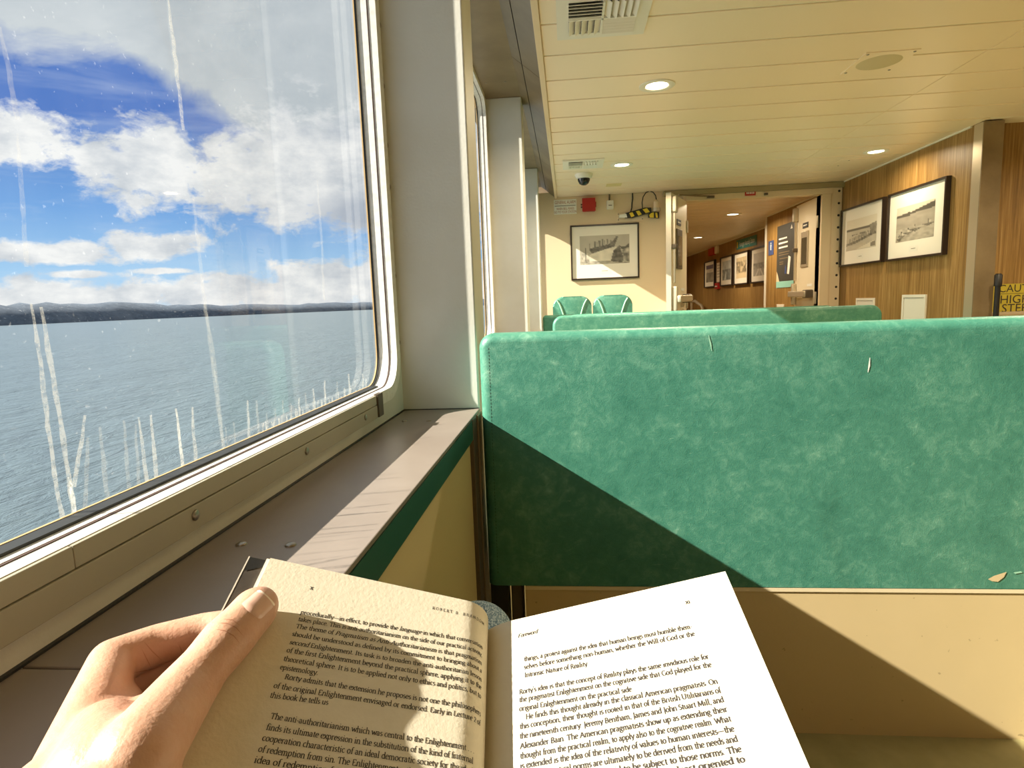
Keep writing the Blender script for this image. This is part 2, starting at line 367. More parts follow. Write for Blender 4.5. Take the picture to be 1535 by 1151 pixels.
def lathe_me(name, prof, n=24):
    """profile of (r, h) revolved about local z"""
    bm = bmesh.new(); R = []
    for r, h in prof:
        R.append([bm.verts.new((0, 0, h))] if r < 1e-6 else [bm.verts.new((r*math.cos(2*math.pi*k/n), r*math.sin(2*math.pi*k/n), h)) for k in range(n)])
    for A, B in zip(R, R[1:]):
        for k in range(n):
            j = (k+1) % n
            if len(A) == 1 and len(B) == 1: continue
            if len(A) == 1: bm.faces.new((A[0], B[k], B[j]))
            elif len(B) == 1: bm.faces.new((A[k], A[j], B[0]))
            else: bm.faces.new((A[k], A[j], B[j], B[k]))
    return from_bm(bm, name, 35)
def place(name, me, m, parent, mat4):
    """a shared mesh placed by a matrix as a part"""
    o = new_obj(name, me, m); o.matrix_world = mat4
    if parent is not None:
        o.parent = parent; o.matrix_parent_inverse = Matrix.Translation(-world_loc(parent))
    return o
def axmat(loc, z):
    z = Vector(z).normalized(); q = z.to_track_quat('Z', 'Y'); return Matrix.Translation(Vector(loc)) @ q.to_matrix().to_4x4()
def text_me(name, s, size, M, extr=0.0, align='CENTER'):
    cu = bpy.data.curves.new(name, 'FONT'); cu.body = s; cu.size = size; cu.align_x = align; cu.align_y = 'CENTER'; cu.extrude = extr
    cu.resolution_u = 3
    o = bpy.data.objects.new(name, cu); COL.objects.link(o); dg = bpy.context.evaluated_depsgraph_get()
    me = bpy.data.meshes.new_from_object(o.evaluated_get(dg)); bpy.data.objects.remove(o); bpy.data.curves.remove(cu)
    me.transform(M); return me
SCREW = lathe_me('screw', [(0, 0.0034), (0.003, 0.0032), (0.0058, 0.0020), (0.0066, 0.0004), (0.0066, -0.001)], 14)
BOLT = lathe_me('bolt', [(0, 0.006), (0.009, 0.005), (0.012, 0.001), (0.012, -0.002)], 10)

# ------------------------------------------------------------------ sea and far shore
SEA = -12.0
bm = bmesh.new()
vv = [bm.verts.new(q) for q in ((-40000, -30000, SEA), (6000, -30000, SEA), (6000, 45000, SEA), (-40000, 45000, SEA))]; bm.faces.new(vv)
sea = new_obj('sea', from_bm(bm, 'sea'), WATER); tag(sea, 'rippled grey blue sea water outside the big window', 'water', kind='stuff')
bm = bmesh.new(); rows = []
for i in range(141):
    a = math.radians(-110 + 110*i/140); deg = -110+110*i/140
    d = 3000 + 3500*max(0.0, min(1.0, (deg+46)/30))**1.2
    h = 100*(0.95+0.05*math.sin(deg*0.31+1)+0.04*math.sin(deg*1.3)) + 10*random.random() - 0.0
    if deg > -46: h *= 1.0 - 0.25*(min(1, (deg+46)/30))
    row = []
    for f_, hh in ((0, 0.0), (30, 0.25), (140, 0.62), (330, 0.9), (600, 1.0), (1200, 0.6)):
        rr = d + f_; row.append(bm.verts.new((math.sin(a)*rr, math.cos(a)*rr, SEA + h*hh*(0.94+0.12*random.random()) - (0.5 if hh == 0 else 0))))
    rows.append(row)
for A, B in zip(rows, rows[1:]):
    for k in range(5): bm.faces.new((A[k], B[k], B[k+1], A[k+1]))
shore = new_obj('far_shore', from_bm(bm, 'far_shore', 60), SHORE); tag(shore, 'long dark wooded shore with scattered houses on the horizon', 'hills')

# ------------------------------------------------------------------ room dimensions
ZC = 2.17; XW = -0.437; XS = -0.235; ZS = 0.851; ZSOF = 2.28; XR = 2.70; YF = 6.39; YSIDE = 4.47; YBACK = -2.55; XFAR = 5.6
PILL = [(-2.455, -2.305), (-0.455, -0.303), (1.545, 1.697), (3.62, 3.772), (5.50, 5.652)]
floor = struct(box('floor', (-0.56, XFAR, YBACK, 17.2, -0.06, 0.0), FLOORM), 'dull green deck floor')

# left wall: lower panelling, pillars, sills, head soffit
wl = sroot('wall_left', 'window wall with painted pillars and bronze head lining', (-0.3, 2.0, 0))
bays = [(-2.305, -0.455), (-0.303, 1.545), (1.697, 3.62), (3.772, 5.50), (5.652, YF)]
for i, (a, b_) in enumerate(bays):
    box('panel', (-0.256, -0.243, a-0.15 if i else a, b_+0.002, 0.0, 0.797), PANELM, wl)
for a, b_ in PILL: box('pillar', (-0.487, XS, a, b_, 0.0, ZSOF), GREYPAINT, wl, 0.004)
# two cover trims where the panelling stops beside the bench
box('cover_strip', (-0.245, -0.2325, 1.415, 1.470, 0.0, 0.846), BRONZEDK, wl, 0.002)
box('cover_strip', (-0.245, -0.229, 1.474, 1.545, 0.0, 0.846), mat('cover_strip_brown', (0.20, 0.15, 0.09), 0.45, 0.3), wl, 0.002)
def sill(a, b_, screws):
    s = box('sill', (XW+0.002, XS, a, b_, ZS-0.007, ZS), SILLM, wl, 0.0015)
    for x, y in screws: place('screw', SCREW, CHROME, s, axmat((x, y, ZS), (0, 0, 1)))
    box('sill_edge', (XS-0.012, XS+0.001, a, b_, 0.797, ZS-0.0075), SILLGREEN, wl)
for a, b_ in bays: box('caulk', (XW, XW+0.0045, a, b_, ZS, ZS+0.0022), BLACK, wl)
for a, b_ in PILL[2:]: box('caulk', (XW, XS-0.001, a-0.0025, a, ZS, ZS+0.0018), BLACK, wl)
sill(-0.303, 0.404, [(-0.388, -0.10), (-0.327, -0.10), (-0.388, 0.33), (-0.327, 0.33)])
sill(0.406, 1.545, [(-0.388, 0.648), (-0.327, 0.646), (-0.393, 1.391), (-0.333, 1.385)])
for a, b_ in bays[:1] + bays[2:]: sill(a, b_, [(-0.388, a+0.2), (-0.327, a+0.2), (-0.388, b_-0.2), (-0.327, b_-0.2)])
for i, (a, b_) in enumerate(bays):
    s = box('soffit', (-0.56, XS, a, b_, ZSOF, ZSOF+0.02), BRONZE, wl)
    for x in (-0.40, -0.30):
        for y in (a+0.25, b_-0.25): place('screw', SCREW, CHROME, s, axmat((x, y, ZSOF), (0, 0, -1)))
# sloping bronze cove panels between the soffit and the ceiling edge
def slope(x): return ZSOF + (x-XS)*(ZC-ZSOF)/(-0.10-XS)
cuts = [YBACK, -0.85, 1.10, 3.05, 5.00, YF]
for y0, y1 in zip(cuts, cuts[1:]):
    for xa, xb in ((XS, -0.190), (-0.186, -0.104)):
        prism('cove_panel', [(xa, slope(xa)), (xb, slope(xb)), (xb, slope(xb)+0.012), (xa, slope(xa)+0.012)], 'y', y0+0.002, y1-0.002, BRONZE, wl)
prism('cove_backing', [(XS, ZSOF+0.014), (-0.10, ZC+0.014), (-0.10, ZC+0.03), (XS, ZSOF+0.04)], 'y', YBACK, YF, BLACK, wl)
box('hull_outside', (-0.62, -0.565, YBACK, 17.2, -3.0, ZS), WHITE, wl)

# windows
win_dims = [(-2.255, -0.505, 0.928, 2.255), (-0.253, 1.500, 0.928, 2.255), (1.742, 3.575, 0.928, 2.255), (3.817, 5.455, 0.928, 2.255), (5.70, 6.335, 0.928, 2.035)]
for i, ((a, b_), (y0, y1, z0, z1)) in enumerate(zip(bays, win_dims)):
    wn = sroot('window_%d' % i if i else 'window_5', 'framed saloon window', (XW, (y0+y1)/2, z0))
    R = 0.078
    op = rrect(y0, y1, z0, z1, R)
    ring('surround', rrect(a, b_, ZS-0.02, ZSOF, 0.001), rrect(y0-0.012, y1+0.012, z0-0.012, z1+0.012, R+0.01), -0.487, XW, GREYPAINT, wn)
    ring('frame', rrect(y0-0.030, y1+0.030, z0-0.030, z1+0.030, R+0.028), op, -0.452, -0.4335, FRAMEBAR if False else WHITEFRAME, wn)
    ring('seal', rrect(y0-0.014, y1+0.014, z0-0.014, z1+0.014, R+0.012), rrect(y0+0.001, y1-0.001, z0+0.001, z1-0.001, R), -0.455, -0.452, SEAL, wn)
    ring('outer_frame', rrect(y0-0.014, y1+0.014, z0-0.014, z1+0.014, R+0.012), rrect(y0+0.0015, y1-0.0015, z0+0.0015, z1-0.0015, R), -0.479, -0.455, WHITEFRAME, wn)
    ring('gasket', rrect(y0-0.014, y1+0.014, z0-0.014, z1+0.014, R+0.012), rrect(y0+0.004, y1-0.004, z0+0.004, z1-0.004, R), -0.4835, -0.479, RUBBER, wn)
    ring('outer_bead', rrect(y0-0.012, y1+0.012, z0-0.012, z1+0.012, R+0.01), rrect(y0+0.005, y1-0.005, z0+0.005, z1-0.005, R), -0.4865, -0.4835, mat('tan_bead', (0.55, 0.38, 0.18), 0.5), wn)
    bm = bmesh.new(); bm.faces.new([bm.verts.new((-0.4868, q[0], q[1])) for q in rrect(y0+0.002, y1-0.002, z0+0.002, z1-0.002, R)])
    pane = new_obj('glass', from_bm(bm, 'glass'), GLASS, wn)
    box('sill_gasket', (-0.4835, -0.466, y0+0.05, y1-0.07, z0+0.001, z0+0.0045), RUBBER, wn)
    if i == 1:
        wn['label'] = 'large salt streaked window beside the reader'
        win1 = wn; pane1 = pane
# clamp bars under window 1
bar = box('lower_bar', (XW, -0.4275, -0.30, 1.300, 0.8775, 0.9055), FRAMEBAR, win1, 0.001)
for y in (0.28, 0.628, 0.927, 1.217): place('screw', SCREW, CHROME, bar, axmat((-0.4275, y, 0.8945), (1, 0, 0)))
box('upper_bar', (XW, -0.4285, -0.30, 0.4610, 0.9068, 0.9272), FRAMEBAR, win1, 0.0008)
box('upper_bar', (XW, -0.4285, 0.4618, 1.300, 0.9068, 0.9272), FRAMEBAR, win1, 0.0008)
box('bar_clip', (XW, -0.4245, 1.302, 1.336, 0.8775, 0.9300), BRONZEDK, win1, 0.002)
for z in (1.03, 1.20, 1.42, 1.52, 1.66, 1.80): place('screw', SCREW, CHROME, win1, axmat((XW, 1.538, z), (1, 0, 0)))

# dried salt runs on the window (pixel traces cast on to the pane)
def streak(pts, wpx, lev):
    bm = bmesh.new(); L = []
    N = []
    for (x0, y0), (x1, y1) in zip(pts, pts[1:]):
        k = max(2, int(abs(y1-y0)/14))
        for j in range(k): N.append((x0+(x1-x0)*j/k, y0+(y1-y0)*j/k))
    N.append(pts[-1])
    for j, (x, y) in enumerate(N):
        ww = wpx*(0.55+0.45*min(1, j/4))*(0.8+0.4*random.random()); jx = random.uniform(-0.8, 0.8)
        A = at(x+jx-ww/2, y, 'x', -0.4860); B = at(x+jx+ww/2, y, 'x', -0.4860); L.append((bm.verts.new(A), bm.verts.new(B)))
    for (a, b_), (c_, d) in zip(L, L[1:]): bm.faces.new((a, b_, d, c_))
    o = new_obj('salt_streak', from_bm(bm, 'salt_streak'), SALTS[lev], win1)
streak([(47, 455), (60, 540), (72, 640), (84, 725), (95, 782)], 7, 1)
streak([(62, 460), (75, 540), (92, 640), (104, 720), (112, 775)], 8, 1)
streak([(104, 715), (109, 745), (112, 775)], 9, 2)
streak([(128, 622), (121, 670), (110, 730)], 7, 1)
streak([(290, 292), (303, 420), (318, 540), (330, 640), (336, 672)], 5, 0)
streak([(306, 455), (318, 520), (328, 600), (336, 676)], 5, 0)
streak([(252, 0), (262, 80), (275, 195)], 5, 1)
streak([(0, 40), (14, 110), (26, 180)], 8, 0)
streak([(26, 200), (34, 300), (40, 400)], 7, 0)
streak([(475, 270), (482, 350), (486, 450)], 3, 0)
for x, y0, lean, wd, lv in ((186, 630, 8, 6, 0), (203, 636, 6, 5, 0), (208, 625, 14, 6, 1), (226, 622, 9, 6, 1), (264, 612, 11, 5, 2), (288, 610, 6, 5, 1), (371, 600, 3, 4, 1), (385, 600, 4, 4, 0), (150, 640, 12, 7, 0), (132, 655, -5, 7, 0),
                            (400, 618, 3, 3, 0), (412, 612, 2, 3, 0), (424, 600, 2, 3, 0), (436, 604, 2, 3, 0), (448, 596, 2, 3, 1), (458, 588, 2, 3, 0), (470, 582, 2, 3, 1), (487, 570, 1, 3, 1), (505, 572, 1, 3, 0), (523, 560, 1, 3, 1), (532, 568, 1, 2, 0), (544, 560, 1, 2, 1), (350, 632, 3, 3, 0), (338, 640, 3, 3, 0)):
    yb = 826 - 0.4385*x if x < 380 else 826-0.4385*x + (x-380)*0.02
    if y0 < yb - 6: streak([(x, y0), (x+lean*0.5, (y0+yb)/2), (x+lean, yb-3)], wd, lv)
for k in range(46):
    x = 395 + 155*k/45 + random.uniform(-2, 2); yb = 826-0.4385*x+(x-380)*0.02
    streak([(x, yb-random.uniform(8, 22)), (x+0.5, yb-2)], random.uniform(2, 4), random.choice((0, 1, 1)))

# ceiling
cl = sroot('ceiling', 'cream metal strip ceiling', (1.5, 2.0, ZC))
def plank_me(x0, x1, wid):
    return box_me('ceiling_plank', (x0, x1, 0.0085, wid-0.0085, 0.0, 0.005), 0.0016, 2)
PW = 0.3006; Y0P = 2.785
PL = [plank_me(-0.076, 1.913, PW), plank_me(1.917, XFAR, PW), plank_me(1.917, XR, PW), plank_me(0.9, 3.2, PW)]
for k in range(-18, 12):
    y = Y0P + PW*k
    if y < YBACK-0.3: continue
    for me in (PL[0], PL[2] if y > YSIDE-0.25 else PL[1]): place('ceiling_plank', me, CEIL, cl, Matrix.Translation((0, y, ZC)))
for k in range(35): place('ceiling_plank', PL[3], CEIL, cl, Matrix.Translation((0, 6.52+PW*k, ZC)))
box('ceiling_backing', (-0.10, XFAR, YBACK, 17.2, ZC+0.0051, ZC+0.03), CEILBACK, cl)
box('edge_trim', (-0.104, -0.078, YBACK, YF, ZC-0.012, ZC+0.012), CREAM, cl, 0.002)
box('edge_trim', (XR-0.012, XR, YSIDE, YF, ZC-0.010, ZC), WHITE, cl)
box('deckhead', (-0.56, XFAR, YBACK, 17.2, ZSOF+0.05, ZSOF+0.08), CREAM, cl)

# other walls
wf = sroot('wall_far', 'cream end wall with doorway', (1.2, YF, 0))
box('wall_panel', (-0.56, 1.20, YF, YF+0.10, 0, ZC+0.05), CREAM, wf)
box('wall_panel', (1.20, 2.50, YF, YF+0.10, 2.065, ZC+0.05), CREAM, wf)
box('wall_panel', (2.50, XR+0.4, YF, YF+0.10, 0, ZC+0.05), CREAM, wf)
wr = struct(box('wall_right', (XR, XR+0.06, YSIDE-0.09, YF, 0, ZC+0.01), WOOD), 'wood laminate wall with framed pictures')
ws = struct(box('wall_side', (XR+0.115, XFAR, YSIDE, YSIDE+0.06, 0, ZC+0.01), WOOD), 'wood laminate wall beyond the corner post')
wb = struct(box('wall_back', (-0.56, XFAR, YBACK-0.06, YBACK, 0, ZC+0.05), CREAM), 'cream wall behind the reader')
wo_ = struct(box('wall_outer_right', (XFAR, XFAR+0.06, YBACK, YSIDE, 0, ZC+0.05), WOOD), 'wood wall on the far side of the saloon')
tr1 = sroot('trim_1', 'brushed steel corner post', (XR, 4.4, 0))
box('post_face', (XR-0.006, XR, 4.352, 4.440, 0, ZC-0.004), STEEL, tr1)
box('post_face', (XR-0.006, XR+0.118, 4.344, 4.352, 0, ZC-0.004), BRONZE, tr1, 0.001)
box('post_core', (XR+0.064, XR+0.115, 4.353, YSIDE+0.05, 0, ZC), BRONZEDK, tr1)
# corridor beyond the doors
ca = struct(box('wall_corridor_near', (2.76, 2.86, YF+0.10, 8.88, 0, ZC+0.01), WOOD), 'wood corridor wall with dark poster')
struct(box('wall_corridor_return', (2.76, 3.25, 8.86, 8.90, 0, ZC+0.01), WOOD), 'short wood return wall in corridor')
tr4 = struct(box('trim_4', (2.752, 2.762, 8.84, 8.905, 0, ZC), WHITE), 'pale corner strip in the corridor')
cb = struct(box('wall_corridor_far', (3.185, 3.25, 8.90, 17.2, 0, ZC+0.01), WOOD), 'wood corridor wall with row of framed prints')
struct(box('wall_corridor_left', (0.84, 0.90, YF+0.10, 17.2, 0, ZC+0.01), WOOD), 'wood wall on the left of the corridor')
struct(box('wall_corridor_end', (0.84, 3.25, 17.2, 17.26, 0, ZC+0.01), WOOD), 'wood wall closing the corridor')
struct(boxes('trim_3', [(2.745, 2.76, YF+0.10, 8.88, ZC-0.012, ZC), (3.17, 3.185, 8.90, 17.2, ZC-0.012, ZC)], WHITE), 'white cornice strip in the corridor')

# door frame
df_ = sroot('trim_2', 'cream steel double door frame with bolted flange', (1.85, YF, 0))
box('lintel', (0.98, 2.70, YF-0.055, YF, 2.118, ZC-0.002), mat('lintel_olive', (0.36, 0.29, 0.15), 0.45), df_, 0.003)
box('lintel_lower', (1.20, 2.60, YF-0.035, YF, 2.062, 2.118), CREAM, df_, 0.003)
fl = box('jamb_flange', (2.588, 2.692, YF-0.022, YF, 0, 2.118), CREAM, df_, 0.002)
box('jamb', (2.50, 2.586, YF-0.034, YF+0.10, 0, 2.062), CREAM, df_, 0.004)
box('jamb', (1.165, 1.20, YF-0.03, YF+0.10, 0, 2.118), CREAM, df_, 0.004)
for k in range(18): place('bolt', BOLT, BLACK, fl, axmat((2.662, YF-0.022, 2.085-0.1155*k), (0, -1, 0)))
sg = thing('exit_plate', 'small red plate fixed over the double doors', 'sign', (1.82, YF-0.04, 2.08))
box('plate', (1.766, 1.868, YF-0.041, YF-0.0355, 2.082, 2.135), RED, sg)
for k in range(5): box('print_bar', (1.780+0.016*k, 1.790+0.016*k, YF-0.0415, YF-0.041, 2.098, 2.116), PRINTW, sg)
for x0, x1, nm in ((1.40, 1.47, 'closer'), (1.95, 1.98, 'closer')):
    box('door_catch', (x0, x1, YF-0.06, YF-0.035, 2.078, 2.098), BRONZEDK, df_)
tube('closer_arm', [(1.10, YF-0.20, 2.10), (1.25, YF-0.08, 2.105), (1.42, YF-0.05, 2.095)], 0.008, BRONZE, df_)

# door leaves: built in a local frame (u along the leaf from hinge, n out of the visible face), then placed
LEAFM = mat('door_leaf_paint', (0.80, 0.70, 0.52), 0.4)
def leaf(name, hinge, free, label, width):
    h = Vector((*hinge, 0)); d = (Vector((*free, 0))-h).normalized(); nrm = Vector((-d.y, d.x, 0))
    if nrm.dot(Vector((0, 0, 0))-h) < 0: nrm = -nrm
    M = Matrix(((d.x, nrm.x, 0, h.x), (d.y, nrm.y, 0, h.y), (0, 0, 1, 0), (0, 0, 0, 1)))
    root = sroot(name, label, h)
    def B(nm, b, m, bev=0.0, par=None):
        me = box_me(nm, b, bev); me.transform(M); return new_obj(nm, me, m, par or root)
    wv0, wv1 = width*0.42, width*0.66
    B('leaf', (0, width, -0.045, 0, 0.01, 2.055), LEAFM, 0.002)
    B('edge_strip', (width, width+0.004, -0.046, 0.001, 0.01, 2.055), STEEL)
    fr_ = B('window_trim', (wv0-0.03, wv1+0.03, 0, 0.012, 1.385, 1.755), STEEL if name == 'door_2' else BRONZEDK, 0.003)
    B('window_pane', (wv0, wv1, 0.004, 0.0135, 1.415, 1.69), GLASSY, 0, fr_)
    B('name_plate', (wv0, wv1, 0, 0.006, 1.79, 1.845), BLACK)
    B('print_line', (wv0+0.02, wv1-0.02, 0.006, 0.0066, 1.812, 1.824), PRINTW)
    bar = B('panic_bar', (0.10, width-0.02, 0.045, 0.085, 1.07, 1.135), STEEL, 0.012)
    B('bar_mount', (0.08, 0.20, 0, 0.07, 1.06, 1.145), BRONZEDK, 0.008, bar)
    B('latch_case', (width-0.060, width-0.012, 0, 0.050, 0.985, 1.22), STEEL, 0.014, bar)
    B('vertical_rod', (width-0.05, width-0.03, 0.01, 0.03, 1.25, 1.93), STEEL, 0.004)
    B('top_latch', (width-0.07, width-0.01, 0, 0.05, 1.88, 2.03), STEEL, 0.012)
    B('rod_guide', (width-0.065, width-0.015, 0, 0.045, 1.56, 1.60), BRONZEDK, 0.006)
    B('notice', (0.12, 0.26, 0, 0.003, 1.18, 1.205), PRINTW)
    for z in (0.3, 1.0, 1.75): B('hinge', (-0.012, 0.02, -0.01, 0.012, z, z+0.12), STEEL, 0.003)
    return root
leaf('door_1', (1.205, 6.35), (0.95, 5.74), 'left cream fire door leaf swung into the saloon', 0.655)
leaf('door_2', (2.500, 6.44), (2.526, 7.10), 'right cream fire door leaf opened into the corridor', 0.655)

# ------------------------------------------------------------------ ceiling fittings
def downlight(x, y, label, group='recessed downlights', r=0.088, watt=None):
    tg = thing('recessed_downlight', label, 'light', (x, y, ZC), group)
    place('trim_ring', lathe_me('trim_ring', [(r*0.66, 0.010), (r*0.66, -0.004), (r*0.80, -0.008), (r, -0.004), (r, 0.0)], 28), WHITE, tg, Matrix.Translation((x, y, ZC)))
    place('reflector', lathe_me('reflector', [(r*0.66, 0.0), (r*0.5, 0.010)], 28), WHITE, tg, Matrix.Translation((x, y, ZC)))
    place('lamp_disc', lathe_me('lamp_disc', [(0, -0.002), (r*0.60, -0.0025), (r*0.62, 0.004)], 28), mat('lamp_glow', (1, 0.9, 0.7), 0.5, emit=((1.0, 0.87, 0.60), 9.0)), tg, Matrix.Translation((x, y, ZC)))
    ld = bpy.data.lights.new('downlight_lamp', 'AREA'); ld.shape = 'DISK'; ld.size = r*1.2; ld.energy = watt or LAMP_W; ld.color = LAMP_COL; ld.spread = math.radians(165)
    lo = bpy.data.objects.new('downlight_lamp', ld); COL.objects.link(lo); lo.location = (x, y, ZC-0.012); lo.parent = tg; lo.matrix_parent_inverse = Matrix.Translation((-x, -y, -ZC))
    return tg
downlight(0.471, 3.252, 'lit round ceiling downlight nearest the large air vent')
downlight(0.453, 5.03, 'lit round ceiling downlight beside the far small vent')
downlight(2.384, 5.08, 'lit round ceiling downlight near the wood wall', watt=9)
for i, (x, y) in enumerate([(2.4, 3.2), (4.3, 3.2), (4.3, 1.4)]):  # out of view downlights, kept lit as interior fill
    downlight(x, y, ('unseen fill downlight above the middle bench', 'unseen fill downlight far right beyond the corner post', 'unseen fill downlight over the right side of the saloon')[i], 'unseen fill downlights')
downlight(2.19, 8.42, 'nearer lit ceiling light in the corridor beyond the doors', 'corridor ceiling lights', 0.11, 26)
downlight(2.37, 11.45, 'farther lit ceiling light in the corridor beyond the doors', 'corridor ceiling lights', 0.11, 26)
downlight(1.6, 14.5, 'lit ceiling light at the end of the corridor', 'corridor ceiling lights', 0.11, 26)
downlight(1.7, 6.85, 'unseen added light behind the door lintel, brightening the door leaf', 'corridor ceiling lights', 0.11, 20)  # unseen lamp added to brighten the right door leaf

def vent(x0, x1, y0, y1, label):
    cx, cy = (x0+x1)/2, (y0+y1)/2
    tg = thing('air_vent', label, 'vent', (cx, cy, ZC), 'ceiling air vents')
    z = ZC; fr_ = 0.045
    bm = bmesh.new()
    for b in ((x0, x1, y0, y0+fr_, z-0.010, z), (x0, x1, y1-fr_, y1, z-0.010, z), (x0, x0+fr_, y0+fr_, y1-fr_, z-0.010, z), (x1-fr_, x1, y0+fr_, y1-fr_, z-0.010, z)): bm_box(bm, *b)
    new_obj('vent_frame', from_bm(bm, 'vent_frame'), WHITE, tg)
    box('throat_shade', (x0+fr_, x1-fr_, y0+fr_, y1-fr_, z-0.0015, z-0.0005), DARKVOID, tg)  # flat dark sheet; the duct's shade is put into its colour
    boxes('vent_cross', [(cx-0.004, cx+0.004, y0+fr_, y1-fr_, z-0.016, z-0.001), (x0+fr_, x1-fr_, cy-0.004, cy+0.004, z-0.016, z-0.001)], WHITE, tg)
    n = 5
    for qx in (0, 1):
        for qy in (0, 1):
            xa, xb = (x0+fr_, cx-0.004) if qx == 0 else (cx+0.004, x1-fr_)
            ya, yb = (y0+fr_, cy-0.004) if qy == 0 else (cy+0.004, y1-fr_)
            for k in range(n):
                if (qx+qy) % 2 == 0:    # slats run along x, tilted
                    y = ya+(yb-ya)*(k+0.5)/n; s = 0.010*(1 if qy else -1); pts = [(y-0.002-s, z-0.002), (y+0.002-s, z-0.002), (y+0.002+s, z-0.018), (y-0.002+s, z-0.018)]
                    prism('slat', pts, 'x', xa, xb, WHITE, tg)
                else:
                    x = xa+(xb-xa)*(k+0.5)/n; s = 0.010*(1 if qx else -1); pts = [(x-0.002-s, z-0.002), (x+0.002-s, z-0.002), (x+0.002+s, z-0.018), (x-0.002+s, z-0.018)]
                    prism('slat', pts, 'y', ya, yb, WHITE, tg)
vent(-0.015, 0.326, 2.265, 2.610, 'large white four way ceiling air vent near the window wall')
vent(-0.010, 0.302, 4.755, 5.055, 'small far white ceiling air vent beside the dome camera')
spk = thing('ceiling_speaker', 'cream square ceiling speaker with round grille', 'speaker', (1.47, 3.14, ZC))
box('plate', (1.355, 1.587, 3.012, 3.272, ZC-0.004, ZC), CEIL, spk)
place('grille', lathe_me('grille', [(0, -0.009), (0.07, -0.008), (0.095, -0.004)], 28), mat('grille_tan', (0.66, 0.56, 0.36), 0.6, bump=(900, 0.8, 0.002)), spk, Matrix.Translation((1.47, 3.14, ZC)))
for dx in (-0.1, 0.1):
    for dy in (-0.11, 0.11): place('screw', SCREW, CHROME, spk, axmat((1.47+dx, 3.14+dy, ZC-0.004), (0, 0, -1)))
dm = thing('dome_camera', 'small white dome security camera on the ceiling', 'camera', (0.162, 5.31, ZC))
place('base', lathe_me('base', [(0, 0), (0.075, 0), (0.075, -0.012), (0.062, -0.034), (0.052, -0.038)], 24), WHITE, dm, Matrix.Translation((0.162, 5.31, ZC)))
place('dome', lathe_me('dome', [(0.052, -0.034), (0.050, -0.055), (0.038, -0.078), (0.02, -0.09), (0, -0.094)], 24), LENSM, dm, Matrix.Translation((0.162, 5.31, ZC)))
pt = at(920, 277, 'z', ZC)
ct = box('ceiling_tag', (pt.x-0.07, pt.x+0.07, pt.y-0.06, pt.y+0.06, ZC-0.004, ZC), mat('pale_yellow', (0.72, 0.60, 0.28), 0.5), None, 0.001); tag(ct, 'small pale yellow tag stuck to the far ceiling', 'tag')
b_ = at(1313, 227, 'z', ZC)
hp = thing('ceiling_hatch', 'thin flush ceiling hatch panel beside the wood wall', 'hatch', (2.40, 5.5, ZC))
box('panel', (2.22, 2.58, 5.30, 5.58, ZC-0.004, ZC), CEIL, hp, 0.001)
for y in (5.34, 5.54): place('screw', SCREW, BLACK, hp, axmat((2.3, y, ZC-0.004), (0, 0, -1)))

# ------------------------------------------------------------------ end wall equipment
MY = Matrix(((1, 0, 0, 0), (0, 0, -1, 0), (0, 1, 0, 0), (0, 0, 0, 1)))      # text plane facing -y
def wtext(s, size, x, z, y, m, parent, align='CENTER', name='lettering', sx_=1.0):
    me = text_me(name, s, size, Matrix.Translation((x, y, z)) @ MY @ Matrix.Diagonal((sx_, 1, 1, 1)), 0.0, align)
    return new_obj(name, me, m, parent)
sg = thing('alarm_sign', 'white general alarm notice with orange lettering', 'sign', (0.0, YF, 2.0))
box('plate', (-0.114, 0.116, YF-0.006, YF, 2.000, 2.144), PRINTW, sg)
wtext('GENERAL ALARM', 0.044, 0.001, 2.115, YF-0.0066, ORANGEINK, sg, sx_=0.62)
box('rule', (-0.105, 0.106, YF-0.0066, YF-0.006, 2.080, 2.085), INK, sg)
wtext('WHEN BELL RINGS', 0.034, 0.001, 2.052, YF-0.0066, ORANGEINK, sg, sx_=0.62)
wtext('GO TO YOUR STATION', 0.034, 0.001, 2.020, YF-0.0066, ORANGEINK, sg, sx_=0.62)
rb = thing('alarm_box', 'square red alarm box on the cream end wall', 'alarm', (0.24, YF, 2.01))
box('case', (0.178, 0.300, YF-0.060, YF, 2.011, 2.136), RED, rb, 0.004)
box('lid', (0.172, 0.304, YF-0.068, YF-0.056, 2.009, 2.138), RED, rb, 0.003)
for z in (2.05, 2.075): box('clasp', (0.158, 0.178, YF-0.03, YF-0.015, z, z+0.014), BRONZEDK, rb)
box('clasp', (0.300, 0.312, YF-0.05, YF-0.02, 2.05, 2.10), RED, rb)
wx = thing('junction_box', 'small white junction box hanging under a conduit', 'junction box', (0.45, YF, 2.02))
box('case', (0.418, 0.486, YF-0.045, YF, 2.022, 2.108), WHITE, wx, 0.006)
tube('conduit', [(0.447, YF-0.02, 2.105), (0.447, YF-0.02, 2.17)], 0.008, BRONZEDK, wx)
box('print_bar', (0.435, 0.470, YF-0.0456, YF-0.045, 2.055, 2.062), BRONZEDK, wx)
